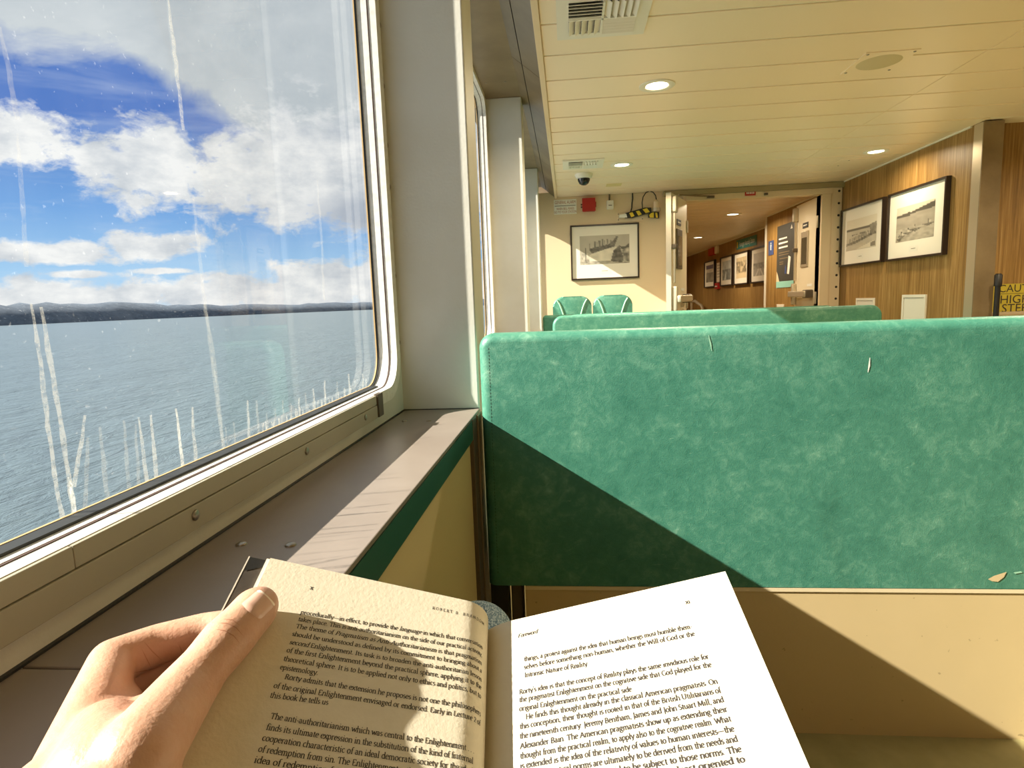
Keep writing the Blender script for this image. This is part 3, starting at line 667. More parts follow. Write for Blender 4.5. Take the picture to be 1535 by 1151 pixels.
# striped folding arm with lamp
def q_(x, y, off=0.0): return at(920+x/17.06, 280+y/17.06, 'y', YF-off)
arm = thing('striped_wall_arm', 'black and yellow striped folding wall arm with plug lamp', 'wall arm', (0.7, YF, 1.95))
p0 = q_(80, 660); p1 = q_(780, 880)
box('mount_plate', (p0.x, p1.x, YF-0.008, YF, p1.z, p0.z), CREAM, arm, 0.002)
for x, y in ((115, 700), (118, 845), (735, 818)): place('screw', SCREW, BLACK, arm, axmat(q_(x, y, 0.008), (0, -1, 0)))
def quad_bar(pts, off, th, m, nm):
    P = [q_(x, y, off) for x, y in pts]; bm = bmesh.new()
    A = [bm.verts.new(v) for v in P]; B = [bm.verts.new(v+Vector((0, th, 0))) for v in P]; n = len(P)
    bm.faces.new(A); bm.faces.new(B[::-1])
    for i in range(n): bm.faces.new((A[i], A[(i+1) % n], B[(i+1) % n], B[i]))
    return new_obj(nm, from_bm(bm, nm), m, arm)
quad_bar([(290, 790), (300, 670), (790, 530), (960, 530), (965, 650), (480, 790)], 0.055, 0.045, BLACK, 'arm_bar')
quad_bar([(140, 790), (150, 715), (320, 685), (345, 785)], 0.058, 0.04, PRINTW, 'arm_tip')
for s in ([(395, 670), (480, 645), (530, 745), (450, 778)], [(565, 625), (650, 605), (718, 700), (632, 738)], [(735, 575), (850, 545), (925, 640), (820, 672)]): quad_bar(s, 0.0565, 0.002, YELLOW, 'yellow_stripe')
quad_bar([(890, 690), (960, 640), (1160, 640), (1165, 795), (890, 780)], 0.045, 0.04, BLACK, 'lower_bar')
for s in ([(905, 720), (960, 668), (1025, 650), (1025, 790), (925, 785)], [(1060, 660), (1110, 660), (1130, 790), (1080, 790)]): quad_bar(s, 0.0465, 0.002, YELLOW, 'yellow_stripe')
lp = q_(1090, 560, 0.08); lp2 = q_(1090, 330, 0.08)
tube('plug_housing', [lp2, q_(1090, 370, 0.08), q_(1090, 380, 0.08), lp], [0.010, 0.020, 0.026, 0.030], CREAM, arm, 12)
tube('lamp_collar', [q_(1095, 540, 0.08), q_(1095, 625, 0.08)], 0.037, STEEL, arm, 14)
tube('cable', [q_(735, 560, 0.06), q_(725, 400, 0.06), q_(750, 260, 0.06), q_(820, 150, 0.06), q_(915, 105, 0.06), q_(1010, 140, 0.06), q_(1070, 220, 0.07), lp2], 0.005, BLACK, arm)
tube('cable', [q_(480, 140, 0.012), q_(485, 300, 0.012), q_(470, 420, 0.012), q_(462, 540, 0.02), q_(430, 650, 0.03)], 0.006, BLACK, arm)

# ------------------------------------------------------------------ framed pictures
def inpoly(x, y, P):
    c_ = False; n = len(P)
    for i in range(n):
        x0, y0 = P[i]; x1, y1 = P[(i+1) % n]
        if (y0 > y) != (y1 > y) and x < (x1-x0)*(y-y0)/(y1-y0)+x0: c_ = not c_
    return c_
def sep(g): return (g*1.0, g*0.90, g*0.72)
RN = random.Random(3)
_h = [[RN.random() for _ in range(33)] for _ in range(33)]
def vn(x, y):
    x %= 32; y %= 32; i, j = int(x), int(y); a, b2 = x-i, y-j
    return (_h[i][j]*(1-a)+_h[i+1][j]*a)*(1-b2)+(_h[i][j+1]*(1-a)+_h[i+1][j+1]*a)*b2
def img_logs(u, v):            # u,v in 0..1, v down: figures on a jutting beam above a pale boulder
    g = 0.42+0.06*vn(u*9, v*7)
    if inpoly(u, v, [(0.12, 0.98), (0.2, 0.66), (0.5, 0.5), (0.74, 0.42), (0.66, 0.88)]): g = 0.58+0.22*vn(u*14, v*12)
    if inpoly(u, v, [(0.62, 0.92), (0.68, 0.55), (0.8, 0.38), (0.88, 0.8), (0.86, 0.97)]): g = 0.05+0.18*vn(u*26, v*22)
    if inpoly(u, v, [(0.88, 0.9), (0.86, 0.55), (0.99, 0.35), (1.0, 0.95)]): g = 0.12+0.55*vn(u*20, v*18)
    if inpoly(u, v, [(0.8, 0.4), (0.92, 0.42), (1.0, 0.30), (1.0, 0.45), (0.85, 0.52)]): g = 0.10
    if inpoly(u, v, [(0.18, 0.46), (0.62, 0.30), (0.73, 0.07), (0.78, 0.05), (0.70, 0.40), (0.24, 0.62)]): g = 0.06+0.14*vn(u*30, v*30)
    for cx, w_, t0, t1 in ((0.205, 0.02, 0.28, 0.48), (0.31, 0.03, 0.20, 0.44), (0.345, 0.012, 0.22, 0.4), (0.40, 0.035, 0.17, 0.40), (0.455, 0.025, 0.12, 0.36), (0.50, 0.02, 0.18, 0.36), (0.56, 0.022, 0.14, 0.34), (0.62, 0.03, 0.17, 0.30)):
        if abs(u-cx) < w_/2 and t0 < v < t1: g = 0.08+0.25*vn(u*60, v*9)
    if u < 0.2 and v > 0.60: g = 0.25+0.5*vn(u*40, v*14)
    if abs(u-0.11) < 0.008 and 0.42 < v < 0.9: g = 0.1
    if v > 0.90: g = min(g, 0.15+0.5*vn(u*22, v*30))
    return sep(g)
def img_pier(u, v):
    if v < 0.30: g = 0.78
    elif v < 0.36+0.02*vn(u*20, 3): g = 0.16
    else: g = 0.58-0.1*vn(u*8, v*10)
    if inpoly(u, v, [(0.78, 0.28), (1, 0.22), (1, 0.62), (0.82, 0.58)]): g = 0.22+0.15*vn(u*20, v*20)
    if inpoly(u, v, [(0.0, 0.76), (0.3, 0.70), (0.95, 0.52), (1.0, 0.58), (0.3, 0.80), (0.0, 0.84)]): g = 0.10+0.2*vn(u*40, v*9)
    if 0.1 < u < 0.95 and 0.0 < (0.74-0.22*u) - v < 0.10 and vn(u*60, 1) > 0.45: g = 0.2
    if inpoly(u, v, [(0.3, 1.0), (0.9, 0.80), (1.0, 0.84), (1.0, 1.0)]): g = 0.72
    if inpoly(u, v, [(0.83, 0.84), (0.97, 0.82), (0.97, 0.96), (0.83, 0.97)]): g = 0.24
    if 0.15 < u < 0.75 and abs(v-0.52+0.06*u) < 0.018 and vn(u*22, 6) > 0.4: g = 0.2
    return sep(g)
def img_boats(u, v):
    ridge = 0.24-0.10*math.cos((u-0.15)*5.2)*(0.5 if u < 0.3 else 1)+0.03*vn(u*12, 2)
    ridge = 0.20+0.06*abs(u-0.38)/0.38 if u < 0.38 else 0.22-0.16*((u-0.38)/0.62)
    low = 0.30 if u < 0.38 else 0.27-0.06*u
    if v < ridge-0.02: g = 0.66
    elif v < low: g = 0.10
    else: g = 0.40-0.08*vn(u*10, v*14)
    if v > 0.62: g = 0.30+0.22*vn(u*14, v*22)
    for cx, cy, w_ in ((0.16, 0.82, 0.10), (0.34, 0.74, 0.13), (0.52, 0.68, 0.16), (0.85, 0.60, 0.14), (0.10, 0.90, 0.07)):
        if abs(u-cx) < w_ and 0 < v-cy < 0.07*(1-abs(u-cx)/w_)+0.02: g = 0.07+0.2*vn(u*40, v*20)
        if abs(u-cx) < 0.012 and -0.12 < v-cy < 0: g = 0.09
        if abs(u-cx-0.03) < w_*0.4 and -0.06 < v-cy < 0 and vn(u*30, v*30) > 0.5: g = 0.55
    return sep(g)
def img_mountain(u, v):
    if v < 0.25: return (0.10+0.1*vn(u*6, v*6), 0.13, 0.19)
    if v < 0.42: return sep(0.5+0.25*vn(u*8, v*9))
    return sep(0.14+0.30*vn(u*9, v*5))
def img_harbor(u, v):
    g = 0.45+0.3*vn(u*6, v*6)
    if v > 0.45: g = 0.14+0.3*vn(u*16, v*11)
    if inpoly(u, v, [(0.2, 1), (0.4, 0.55), (0.5, 0.55), (0.45, 1)]): g = 0.7
    return (g*0.9, g*0.95, g*0.9)
def img_street(u, v):
    g = 0.55+0.2*vn(u*8, v*8)
    if 0.2 < v < 0.75 and vn(u*9, v*6) > 0.4: g = 0.16+0.3*vn(u*20, v*20)
    if v > 0.75: g = 0.75
    return (g*1.0, g*0.8, g*0.5)
def img_park(u, v):
    g = 0.50+0.12*vn(u*5, v*5)
    if 0.42 < v < 0.68: g = 0.16+0.3*vn(u*14, v*12)
    if v >= 0.68: g = 0.7 if abs(abs(u-0.5)-0.35*(v-0.6)*2.2) < 0.05 or abs(u-0.5) < 0.03 else 0.42
    return (g, g*0.93, g*0.82)
def picture(label, O, U, wd, ht, win, fn, nrm, depth=0.03, fr_=0.016, res=(60, 42), group='framed pictures on the walls', caption=True):
    """O: top-left corner on the wall, U: unit vector to the right; win: image window (u0,u1,v0,v1)"""
    O = Vector(O); U = Vector(U).normalized(); Nn = Vector(nrm); D = Vector((0, 0, -1))
    M = Matrix(((U.x, D.x, Nn.x, O.x), (U.y, D.y, Nn.y, O.y), (U.z, D.z, Nn.z, O.z), (0, 0, 0, 1)))
    root = thing('framed_picture', label, 'picture', O+U*wd/2+D*ht, group)
    def B(nm, bs, m):
        bm = bmesh.new()
        for b in bs: bm_box(bm, *b)
        bm.transform(M); return new_obj(nm, from_bm(bm, nm), m, root)
    B('frame', [(0, wd, 0, fr_, 0, depth), (0, wd, ht-fr_, ht, 0, depth), (0, fr_, fr_, ht-fr_, 0, depth), (wd-fr_, wd, fr_, ht-fr_, 0, depth)], DARKWOOD)
    B('mat_board', [(fr_, wd-fr_, fr_, ht-fr_, 0.004, depth*0.55)], MATBOARD)
    z = depth*0.55+0.0006; nu, nv = res
    u0, u1, v0, v1 = win[0]*wd, win[1]*wd, win[2]*ht, win[3]*ht
    vs_ = []; cols = []; fs = []
    for j in range(nv+1):
        for i in range(nu+1):
            vs_.append(M @ Vector((u0+(u1-u0)*i/nu, v0+(v1-v0)*j/nv, z))); cols.extend((*fn(i/nu, j/nv), 1.0))
    for j in range(nv):
        for i in range(nu): a = j*(nu+1)+i; fs.append((a, a+1, a+nu+2, a+nu+1))
    me = bpy.data.meshes.new('print'); me.from_pydata(vs_, [], fs); ca_ = me.color_attributes.new('print', 'FLOAT_COLOR', 'POINT'); ca_.data.foreach_set('color', cols)
    new_obj('print', me, PRINT, root)
    if caption:
        cu = (u0+u1)/2; B('caption_card', [(cu-0.06, cu+0.06, v1+(ht-v1)*0.30, v1+(ht-v1)*0.62, z-0.0004, z)], WHITE)
        B('caption_line', [(cu-0.03, cu+0.03, v1+(ht-v1)*0.44, v1+(ht-v1)*0.47, z, z+0.0003)], BRONZE)
    return root
picture('dark framed old photograph of people on a beam, half sunlit on the cream end wall', (0.046, YF, 1.881), (1, 0, 0), 0.692, 0.552, (0.135, 0.86, 0.20, 0.72), img_logs, (0, -1, 0), 0.022)
picture('dark framed old photograph of a pier on the wood wall next to the door frame', (XR, 6.33, 1.892), (0, -1, 0), 0.805, 0.540, (0.14, 0.85, 0.22, 0.74), img_pier, (-1, 0, 0), 0.035)
picture('dark framed old photograph of boats in a bay, near the steel corner post', (XR, 5.452, 1.892), (0, -1, 0), 0.79, 0.543, (0.16, 0.82, 0.24, 0.74), img_boats, (-1, 0, 0), 0.035)
for y0, wd, fn, lb, ccc in ((14.49, 0.97, img_mountain, 'farthest framed print of a mountain on the corridor wall', 0), (13.02, 0.92, img_harbor, 'framed grey harbour print in the corridor row, second from the far end', 0), (11.99, 0.92, img_street, 'framed brown toned print in the corridor row', 0), (10.93, 0.92, img_park, 'nearest framed print in the corridor row, partly behind the corner', 0)):
    picture(lb, (3.185, y0, 1.886), (0, -1, 0), wd, 0.585, (0.15, 0.85, 0.16, 0.80), fn, (-1, 0, 0), 0.05, 0.025, (30, 24), 'framed prints in the corridor', False)

# corridor signs
MX = Matrix(((0, 0, -1, 0), (-1, 0, 0, 0), (0, 1, 0, 0), (0, 0, 0, 1)))     # text plane facing -x, reading towards -y
def xtext(s, size, y, z, x, m, parent, sx_=1.0):
    return new_obj('lettering', text_me('lettering', s, size, Matrix.Translation((x, y, z)) @ MX @ Matrix.Diagonal((sx_, 1, 1, 1))), m, parent)
sg = thing('assembly_sign', 'long teal assembly station sign above the corridor prints', 'sign', (3.18, 11.33, 1.94))
prism('plate', [(11.94, 1.955), (10.72, 1.935), (10.72, 2.105), (11.94, 2.125)], 'x', 3.178, 3.185, TEAL, sg)
xtext('Passenger Assembly Station', 0.125, 11.28, 2.03, 3.177, PRINTW, sg, 0.66)
box('mark', (3.176, 3.178, 11.84, 11.90, 1.98, 2.09), YELLOW, sg)
fb = thing('fire_alarm', 'red fire alarm box with pale plate high on the corridor wall', 'alarm', (3.18, 13.8, 1.98))
box('case', (3.12, 3.185, 13.55, 14.0, 1.985, 2.145), RED, fb, 0.005); box('plate', (3.15, 3.185, 13.30, 13.54, 2.00, 2.15), WHITE, fb)
fe = thing('wall_notice', 'narrow white notice hanging between two corridor prints', 'notice', (3.18, 13.2, 1.4)); box('sheet', (3.165, 3.185, 13.06, 13.40, 1.40, 1.80), MATBOARD, fe, 0.002)
for k in range(5): box('print_line', (3.164, 3.165, 13.10, 13.36, 1.74-0.06*k, 1.75-0.06*k), BRONZE, fe)
fp = thing('fire_pull', 'small red fire pull below the white notice in the corridor', 'alarm', (3.18, 13.3, 1.25)); box('case', (3.13, 3.185, 13.16, 13.42, 1.255, 1.38), RED, fp, 0.004); box('lever', (3.12, 3.13, 13.2, 13.38, 1.30, 1.325), WHITE, fp)
bs = thing('toilet_sign', 'small blue pictogram sign on the near corridor wall', 'sign', (2.755, 8.65, 1.63))
box('plate', (2.755, 2.76, 8.55, 8.75, 1.635, 1.825), BLUE, bs)
place('figure_head', lathe_me('figure_head', [(0, 0.001), (0.014, 0.001), (0.014, 0)], 12), PRINTW, bs, axmat((2.755, 8.65, 1.79), (-1, 0, 0)))
prism('figure_body', [(8.665, 1.70), (8.635, 1.70), (8.630, 1.77), (8.670, 1.77)], 'x', 2.754, 2.755, PRINTW, bs)
ps = thing('dark_poster', 'tall dark poster with aqua foot on the corridor wall behind the door', 'poster', (2.755, 8.1, 1.19))
box('sheet', (2.756, 2.76, 7.79, 8.41, 1.27, 1.98), CHARCOAL, ps); box('aqua_foot', (2.755, 2.76, 7.79, 8.41, 1.19, 1.27), AQUA, ps)
for z, ya, yb, hh in ((1.80, 8.34, 8.05, 0.020), (1.745, 8.34, 8.02, 0.020), (1.69, 8.34, 8.02, 0.020), (1.63, 8.33, 7.95, 0.010), (1.60, 8.33, 7.98, 0.010), (1.555, 8.30, 8.0, 0.010), (1.51, 8.30, 8.16, 0.010), (1.485, 8.30, 8.16, 0.010)):
    box('text_bar', (2.7555, 2.756, yb, ya, z, z+hh), MATBOARD if hh > 0.015 else BRONZE, ps)
prism('poster_card', [(8.02, 1.36), (7.95, 1.35), (7.90, 1.56), (7.98, 1.58)], 'x', 2.755, 2.756, PRINTW, ps)
prism('poster_bottle', [(8.10, 1.36), (8.05, 1.36), (8.05, 1.44), (8.075, 1.47), (8.10, 1.44)], 'x', 2.755, 2.756, BLUE, ps)
prism('poster_emblem', [(7.93, 1.90), (7.86, 1.90), (7.895, 1.95)], 'x', 2.755, 2.756, PRINTW, ps)
prism('poster_plant', [(8.41, 1.27), (8.30, 1.27), (8.36, 1.36), (8.40, 1.40)], 'x', 2.755, 2.756, CREAM, ps)
wsn = box('switch_plate', (2.75, 2.76, 8.10, 8.36, 0.90, 0.975), WHITE, None, 0.003); tag(wsn, 'white switch plate low on the near corridor wall', 'switch')
hr = thing('handrail', 'bent steel handrail at the far end of the corridor', 'handrail', (3.0, 14.5, 0))
tube('rail', [(2.95, 14.9, 0.0), (2.95, 14.9, 0.98), (2.99, 14.75, 1.01), (3.05, 14.3, 0.9), (3.05, 13.9, 0.6)], 0.035, STEEL, hr); tube('post', [(3.05, 13.9, 0.0), (3.05, 13.9, 0.6)], 0.03, STEEL, hr)

# right wall fittings
for (ya, yb, zt, lb) in ((5.207, 4.881, 1.070, 'white access hatch with keyhole below the bay photograph'), (5.998, 5.662, 1.047, 'white access hatch partly hidden behind the shaded seat back')):
    hh = thing('access_hatch', lb, 'hatch', (XR, (ya+yb)/2, 0.7), 'white access hatches on the wood wall')
    bm = bmesh.new()
    for b in ((XR-0.012, XR, yb, ya, zt-0.022, zt), (XR-0.012, XR, yb, ya, 0.62, 0.642), (XR-0.012, XR, yb, yb+0.022, 0.642, zt-0.022), (XR-0.012, XR, ya-0.022, ya, 0.642, zt-0.022)): bm_box(bm, *b)
    new_obj('rim', from_bm(bm, 'rim'), WHITE, hh); box('door', (XR-0.008, XR, yb+0.026, ya-0.026, 0.646, zt-0.026), WHITE, hh, 0.001)
    place('lock', BOLT, BRONZEDK, hh, axmat((XR-0.008, ya-0.05, zt-0.22), (-1, 0, 0)))
cs = thing('caution_sign', 'yellow caution high step sign on the wood wall at the right edge', 'sign', (3.1, YSIDE, 0.93))
box('plate', (2.885, 3.32, YSIDE-0.008, YSIDE, 0.928, 1.125), mat('sign_yellow', (0.50, 0.40, 0.04), 0.5), cs)
wtext('CAUTION', 0.072, 3.085, 1.092, YSIDE-0.009, INK, cs, sx_=0.98)
box('rule', (2.94, 3.30, YSIDE-0.0088, YSIDE-0.008, 1.058, 1.0605), INK, cs)
wtext('HIGH', 0.080, 3.035, 1.018, YSIDE-0.009, INK, cs)
wtext('STEP', 0.080, 3.035, 0.958, YSIDE-0.009, INK, cs)
st = thing('stanchion', 'slim black stanchion post in front of the caution sign', 'post', (2.84, 4.33, 0))
sp_ = at(1497, 410, 'y', 4.25)
tube('pole', [(sp_.x, 4.25, 0.0), (sp_.x, 4.25, sp_.z-0.07)], 0.016, BLACK, st, 12)
tube('head', [(sp_.x, 4.25, sp_.z-0.08), (sp_.x, 4.25, sp_.z-0.01), (sp_.x, 4.25, sp_.z)], [0.022, 0.022, 0.014], BLACK, st, 12)
place('foot', lathe_me('foot', [(0, 0.012), (0.12, 0.008), (0.14, 0.0)], 24), BLACK, st, Matrix.Translation((sp_.x, 4.25, 0)))
lg_ = at(1465, 469, 'y', 4.40)
co = thing('door_coaming', 'low beige coaming below the caution sign', 'coaming', (3.2, 4.42, 0))
box('riser', (lg_.x, 3.9, 4.40, YSIDE-0.002, 0, lg_.z-0.02), CREAM, co); box('cap', (lg_.x-0.005, 3.9, 4.392, YSIDE-0.002, lg_.z-0.02, lg_.z), mat('coaming_cap', (0.45, 0.36, 0.24), 0.4), co, 0.003)

# ------------------------------------------------------------------ benches (seat faces away from the camera)
def bench(x0, x1, y, top, label, corner, stitch=False, flip=False):
    root = thing('bench_seat', label, 'bench', ((x0+x1)/2, y+0.2, 0), 'green vinyl bench seats')
    th = 0.085
    r_ = 0.024
    def loop(d, yy):
        c_ = max(corner-d, 0.002); a0, a1, t1 = x0+d, x1-d, top-d; out = [(a0, 0.396), (a1, 0.396)]
        for i in range(9):
            q = math.radians(90*i/8); out.append((a1-c_+c_*math.cos(q), t1-c_+c_*math.sin(q)))
        for i in range(9):
            q = math.radians(90+90*i/8); out.append((a0+c_+c_*math.cos(q), t1-c_+c_*math.sin(q)))
        return [bm.verts.new((q[0], yy, q[1])) for q in out]
    bm = bmesh.new(); LL = []
    for i in range(7): q = math.radians(15*i); LL.append(loop(r_*(1-math.sin(q)), y+r_*(1-math.cos(q))))
    for i in range(7): q = math.radians(15*i); LL.append(loop(r_*(1-math.cos(q)), y+th-r_*(1-math.sin(q))))
    bm.faces.new(LL[0]); bm.faces.new(LL[-1][::-1])
    for A, B in zip(LL, LL[1:]):
        for i in range(len(A)): bm.faces.new((A[i], B[i], B[(i+1) % len(A)], A[(i+1) % len(A)]))
    bk = new_obj('backrest', from_bm(bm, 'backrest', 40, True), VINYL, root)
    box('base_panel', (x0+0.095, x1-0.06, y+0.003, y+0.04, 0.0, 0.384), BENCHBASE, root)
    box('lit_edge_strip', (x0+0.095, x1-0.06, y+0.0005, y+0.04, 0.3845, 0.3945), mat('strip_lit_cream', (0.74, 0.62, 0.40), 0.4), root)  # seam strip; its highlight is put into a paler cream
    box('base_gap', (x0+0.10, x1-0.06, y+0.0415, y+0.05, 0.0, 0.02), BLACK, root)
    box('leg', (x0+0.055, x0+0.085, y+0.03, y+0.10, 0.0, 0.395), BRONZEDK, root, 0.004)
    box('leg', (x1-0.05, x1-0.02, y+0.03, y+0.10, 0.0, 0.395), BRONZEDK, root, 0.004)
    box('seat_cushion', (x0+0.01, x1-0.01, y+0.075, y+0.56, 0.385, 0.475) if not flip else (x0+0.01, x1-0.01, y-0.48, y+0.01, 0.385, 0.475), VINYL, root, 0.03, 4)
    box('seat_base', (x0+0.095, x1-0.06, y+0.05, y+0.50, 0.0, 0.384) if not flip else (x0+0.095, x1-0.06, y-0.42, y, 0.0, 0.384), BENCHBASE, root)
    box('gap_shade', (x0+0.004, x0+0.05, y+0.012, y+0.06, 0.0, 0.395), BLACK, root)  # added black block standing for the shade in the end gap
    if stitch:
        # welt seam with stitches down the near left edge
        bm = bmesh.new(); z = 0.43
        while z < top-0.035:
            bm_box(bm, x0+0.0255, x0+0.0269, y-0.0002, y+0.002, z, z+0.005); z += 0.0085
        so = new_obj('stitching', from_bm(bm, 'stitching'), STITCH, bk); so['kind'] = 'stuff'
    return root
bench(-0.222, 2.15, 1.478, 1.047, 'large green vinyl bench back right in front of the reader, lit diagonally', 0.035, True)
yb2 = 4.47; bx0 = at(828, 480, 'y', yb2).x; bx1 = at(1324, 470, 'y', yb2).x; bz = at(930, 470, 'y', yb2+0.03).z
bench(bx0, bx1, yb2, bz, 'middle green bench back, mostly sunlit, seen over the near bench', 0.075)
yb3 = 5.56; bx0 = at(800, 485, 'y', yb3).x; bz = at(850, 471.5, 'y', yb3+0.03).z
bench(max(bx0, -0.228), 2.3, yb3, bz, 'farthest dark green bench back in shade behind the sunlit bench', 0.03, False, True)
# scuffs and a torn patch on the near bench
def scuff(pts, wd, m, nm='scuff'):
    bm = bmesh.new(); P = [at(x, y, 'y', 1.4772) for x, y in pts]; L = []
    for i, q in enumerate(P):
        d = (P[min(i+1, len(P)-1)]-P[max(i-1, 0)]).normalized(); s = Vector((0, -1, 0)).cross(d)*wd*(0.35 if i in (0, len(P)-1) else 1.0)/2
        L.append((bm.verts.new(q+s), bm.verts.new(q-s)))
    for (a, b2), (c_, d) in zip(L, L[1:]): bm.faces.new((a, b2, d, c_))
    return from_bm(bm, nm)
b1 = [o for o in COL.objects if o.name == 'bench_seat'][0]; b1back = [o for o in b1.children if o.name.startswith('backrest')][0]
new_obj('scratch', scuff([(1304, 536), (1303, 548), (1301, 558)], 0.004, None), PRINTW, b1back)
new_obj('scratch', scuff([(1062, 502), (1065, 515), (1067, 526)], 0.004, None), PIPING, b1back)
bm = bmesh.new(); bm.faces.new([bm.verts.new(at(x, y, 'y', 1.4770)) for x, y in ((1481, 868), (1490, 863), (1509, 857), (1505, 865), (1496, 872), (1487, 871))])
new_obj('torn_patch', from_bm(bm, 'torn_patch'), mat('torn_tan', (0.62, 0.48, 0.26), 0.8), b1back)
bm = bmesh.new(); bm.faces.new([bm.verts.new(at(x, y, 'y', 1.4770)) for x, y in ((1519, 858), (1530, 856), (1533, 858), (1522, 860))])
new_obj('torn_patch', from_bm(bm, 'torn_patch'), PIPING, b1back)

# ------------------------------------------------------------------ two chairs against the end wall
def chair(cx, label):
    y = 6.10; root = thing('saloon_chair', label, 'chair', (cx, y, 0), 'green saloon chairs by the end wall')
    hw = 0.192; top = 1.165
    prof = [(cx-hw*0.96, 0.50), (cx+hw*0.96, 0.50), (cx+hw, 0.9)]
    for i in range(9):
        q = math.radians(90*i/8); prof.append((cx+hw-0.11+0.11*math.cos(q), top-0.10+0.10*math.sin(q)))
    for i in range(9):
        q = math.radians(90+90*i/8); prof.append((cx-hw+0.11+0.11*math.cos(q), top-0.10+0.10*math.sin(q)))
    prof.append((cx-hw, 0.9))
    new_obj('backrest', prism_me('backrest', prof, 'y', y, y+0.09, 0.018, 3), VINYL, root)
    for s in (-1, 1):
        pts = []
        for i in range(9):
            q = i/8; pts.append((cx+s*(hw-0.045-0.10*q**0.7), y-0.001, top-0.035-0.30*q))
        tube('piping', pts, 0.008, PIPING, root)
    box('seat', (cx-hw, cx+hw, y-0.42, y+0.05, 0.42, 0.52), VINYL, root, 0.03, 3)
    box('pedestal', (cx-0.06, cx+0.06, y-0.28, y-0.05, 0.0, 0.42), STEEL, root, 0.01)
    box('foot', (cx-0.18, cx+0.18, y-0.36, y+0.02, 0.0, 0.03), STEEL, root, 0.008)
def px_x(px): return at(px, 455, 'y', 6.10).x
chair(px_x(857.5), 'green rounded chair back by the window end of the cream wall')
chair(px_x(918.5), 'green rounded chair back nearer the doors, under the photograph')
# ------------------------------------------------------------------ the book
def K(x, y): return Vector(((x-767.5)/F, (y-575.5)/F, 1.0))
e2 = K(755, 85).normalized()
e1 = -Vector((-5490, 1490, 909)).normalized(); e1 = (e1 - e2*e1.dot(e2)).normalized()
eL = Vector((-5537, -1536, -909)).normalized(); eL = (eL - e2*eL.dot(e2)).normalized()
E2 = c2w(e2); E1 = c2w(e1); EL = c2w(eL)
NR = E1.cross(E2).normalized(); NL = E2.cross(EL).normalized()
PR0 = dep(767, 930, 0.4115)            # top of the right page where it leaves the gutter
PL0 = dep(700, 900, 0.405)             # top of the left page where it starts to curl down
WR, WL, HP = 0.145, 0.1295, 0.222
RC = 0.020                              # curl radius of the left page
RR = 0.045                              # gutter bend of the right page
def left_pt(s, v, off=0.0):
    if s >= 0: return PL0 + EL*s + E2*v + NL*off
    th = -s/RC; return PL0 - NL*RC + (NL*math.cos(th) - EL*math.sin(th))*(RC+off) + E2*v
def right_pt(s, v, off=0.0):
    if s >= 0: return PR0 + E1*s + E2*v + NR*off
    th = -s/RR; return PR0 - NR*RR + (NR*math.cos(th) - E1*math.sin(th))*(RR+off) + E2*v
def project(P):
    d = P-CAM; z = d.dot(fw); return 767.5+F*d.dot(rt)/z, 575.5-F*d.dot(up)/z
def solve(fn, px, py):
    s, v = 0.05, -0.05
    for _ in range(40):
        x, y = project(fn(s, v)); ex, ey = px-x, py-y
        if abs(ex)+abs(ey) < 1e-3: break
        h = 1e-4; xs_, ys_ = project(fn(s+h, v)); xv, yv = project(fn(s, v+h))
        a, b2, c_, d = (xs_-x)/h, (xv-x)/h, (ys_-y)/h, (yv-y)/h; det = a*d-b2*c_
        if abs(det) < 1e-9: break
        ds = (d*ex-b2*ey)/det; dv = (-c_*ex+a*ey)/det
        s += max(-0.01, min(0.01, ds)); v += max(-0.03, min(0.03, dv))
        s = max(s, -0.022)
    return s, v
book = thing('book', 'open paperback book with printed cream pages held by the reader', 'book', PR0 + E2*(-0.1) - NR*0.03)
def sheet(name, fn, s0, s1, v0, v1, off, th, m, parent, ns=40, nv=24, ripple=None):
    bm = bmesh.new(); V = []
    for lay in (off, off-th):
        rows_ = []
        for i in range(ns+1):
            s = s0+(s1-s0)*i/ns; rows_.append([bm.verts.new(fn(s, v0+(v1-v0)*j/nv, lay + (ripple(s, v0+(v1-v0)*j/nv) if ripple else 0))) for j in range(nv+1)])
        V.append(rows_)
    T, B = V
    for i in range(ns):
        for j in range(nv):
            bm.faces.new((T[i][j], T[i+1][j], T[i+1][j+1], T[i][j+1])); bm.faces.new((B[i][j], B[i][j+1], B[i+1][j+1], B[i+1][j]))
    for i in range(ns):
        bm.faces.new((T[i][0], B[i][0], B[i+1][0], T[i+1][0])); bm.faces.new((T[i][nv], T[i+1][nv], B[i+1][nv], B[i][nv]))
    for j in range(nv):
        bm.faces.new((T[0][j], T[0][j+1], B[0][j+1], B[0][j])); bm.faces.new((T[ns][j], B[ns][j], B[ns][j+1], T[ns][j+1]))
    return new_obj(name, from_bm(bm, name, 50), m, parent)
LC = -RC*math.radians(105)
pgL = sheet('left_page', left_pt, LC, WL, -HP, 0.0, 0.0, 0.0004, PAPER, book, 48)
sheet('left_page_block', left_pt, LC, WL+0.002, -HP, -0.0005, -0.0006, 0.0022, PAPEREDGE, book, 48)
pgR = sheet('right_page', right_pt, -0.030, WR, -HP, 0.0, 0.0, 0.0004, PAPER, book, 48)
sheet('right_page_block', right_pt, -0.030, WR-0.0008, -HP, -0.0005, -0.0006, 0.018, PAPEREDGE, book, 48)
cvL = sheet('front_cover', left_pt, LC, WL+0.0125, -HP-0.001, 0.0005, -0.0032, 0.0006, CARD, book, 48)
sheet('back_cover', right_pt, -0.030, WR-0.001, -HP-0.001, -0.0006, -0.0190, 0.0006, CARD, book, 48)
# worn pale edge of the front cover
sheet('worn_edge', left_pt, WL+0.0125, WL+0.0133, -HP-0.001, 0.0005, -0.0030, 0.0009, CARDEDGE, cvL, 1)
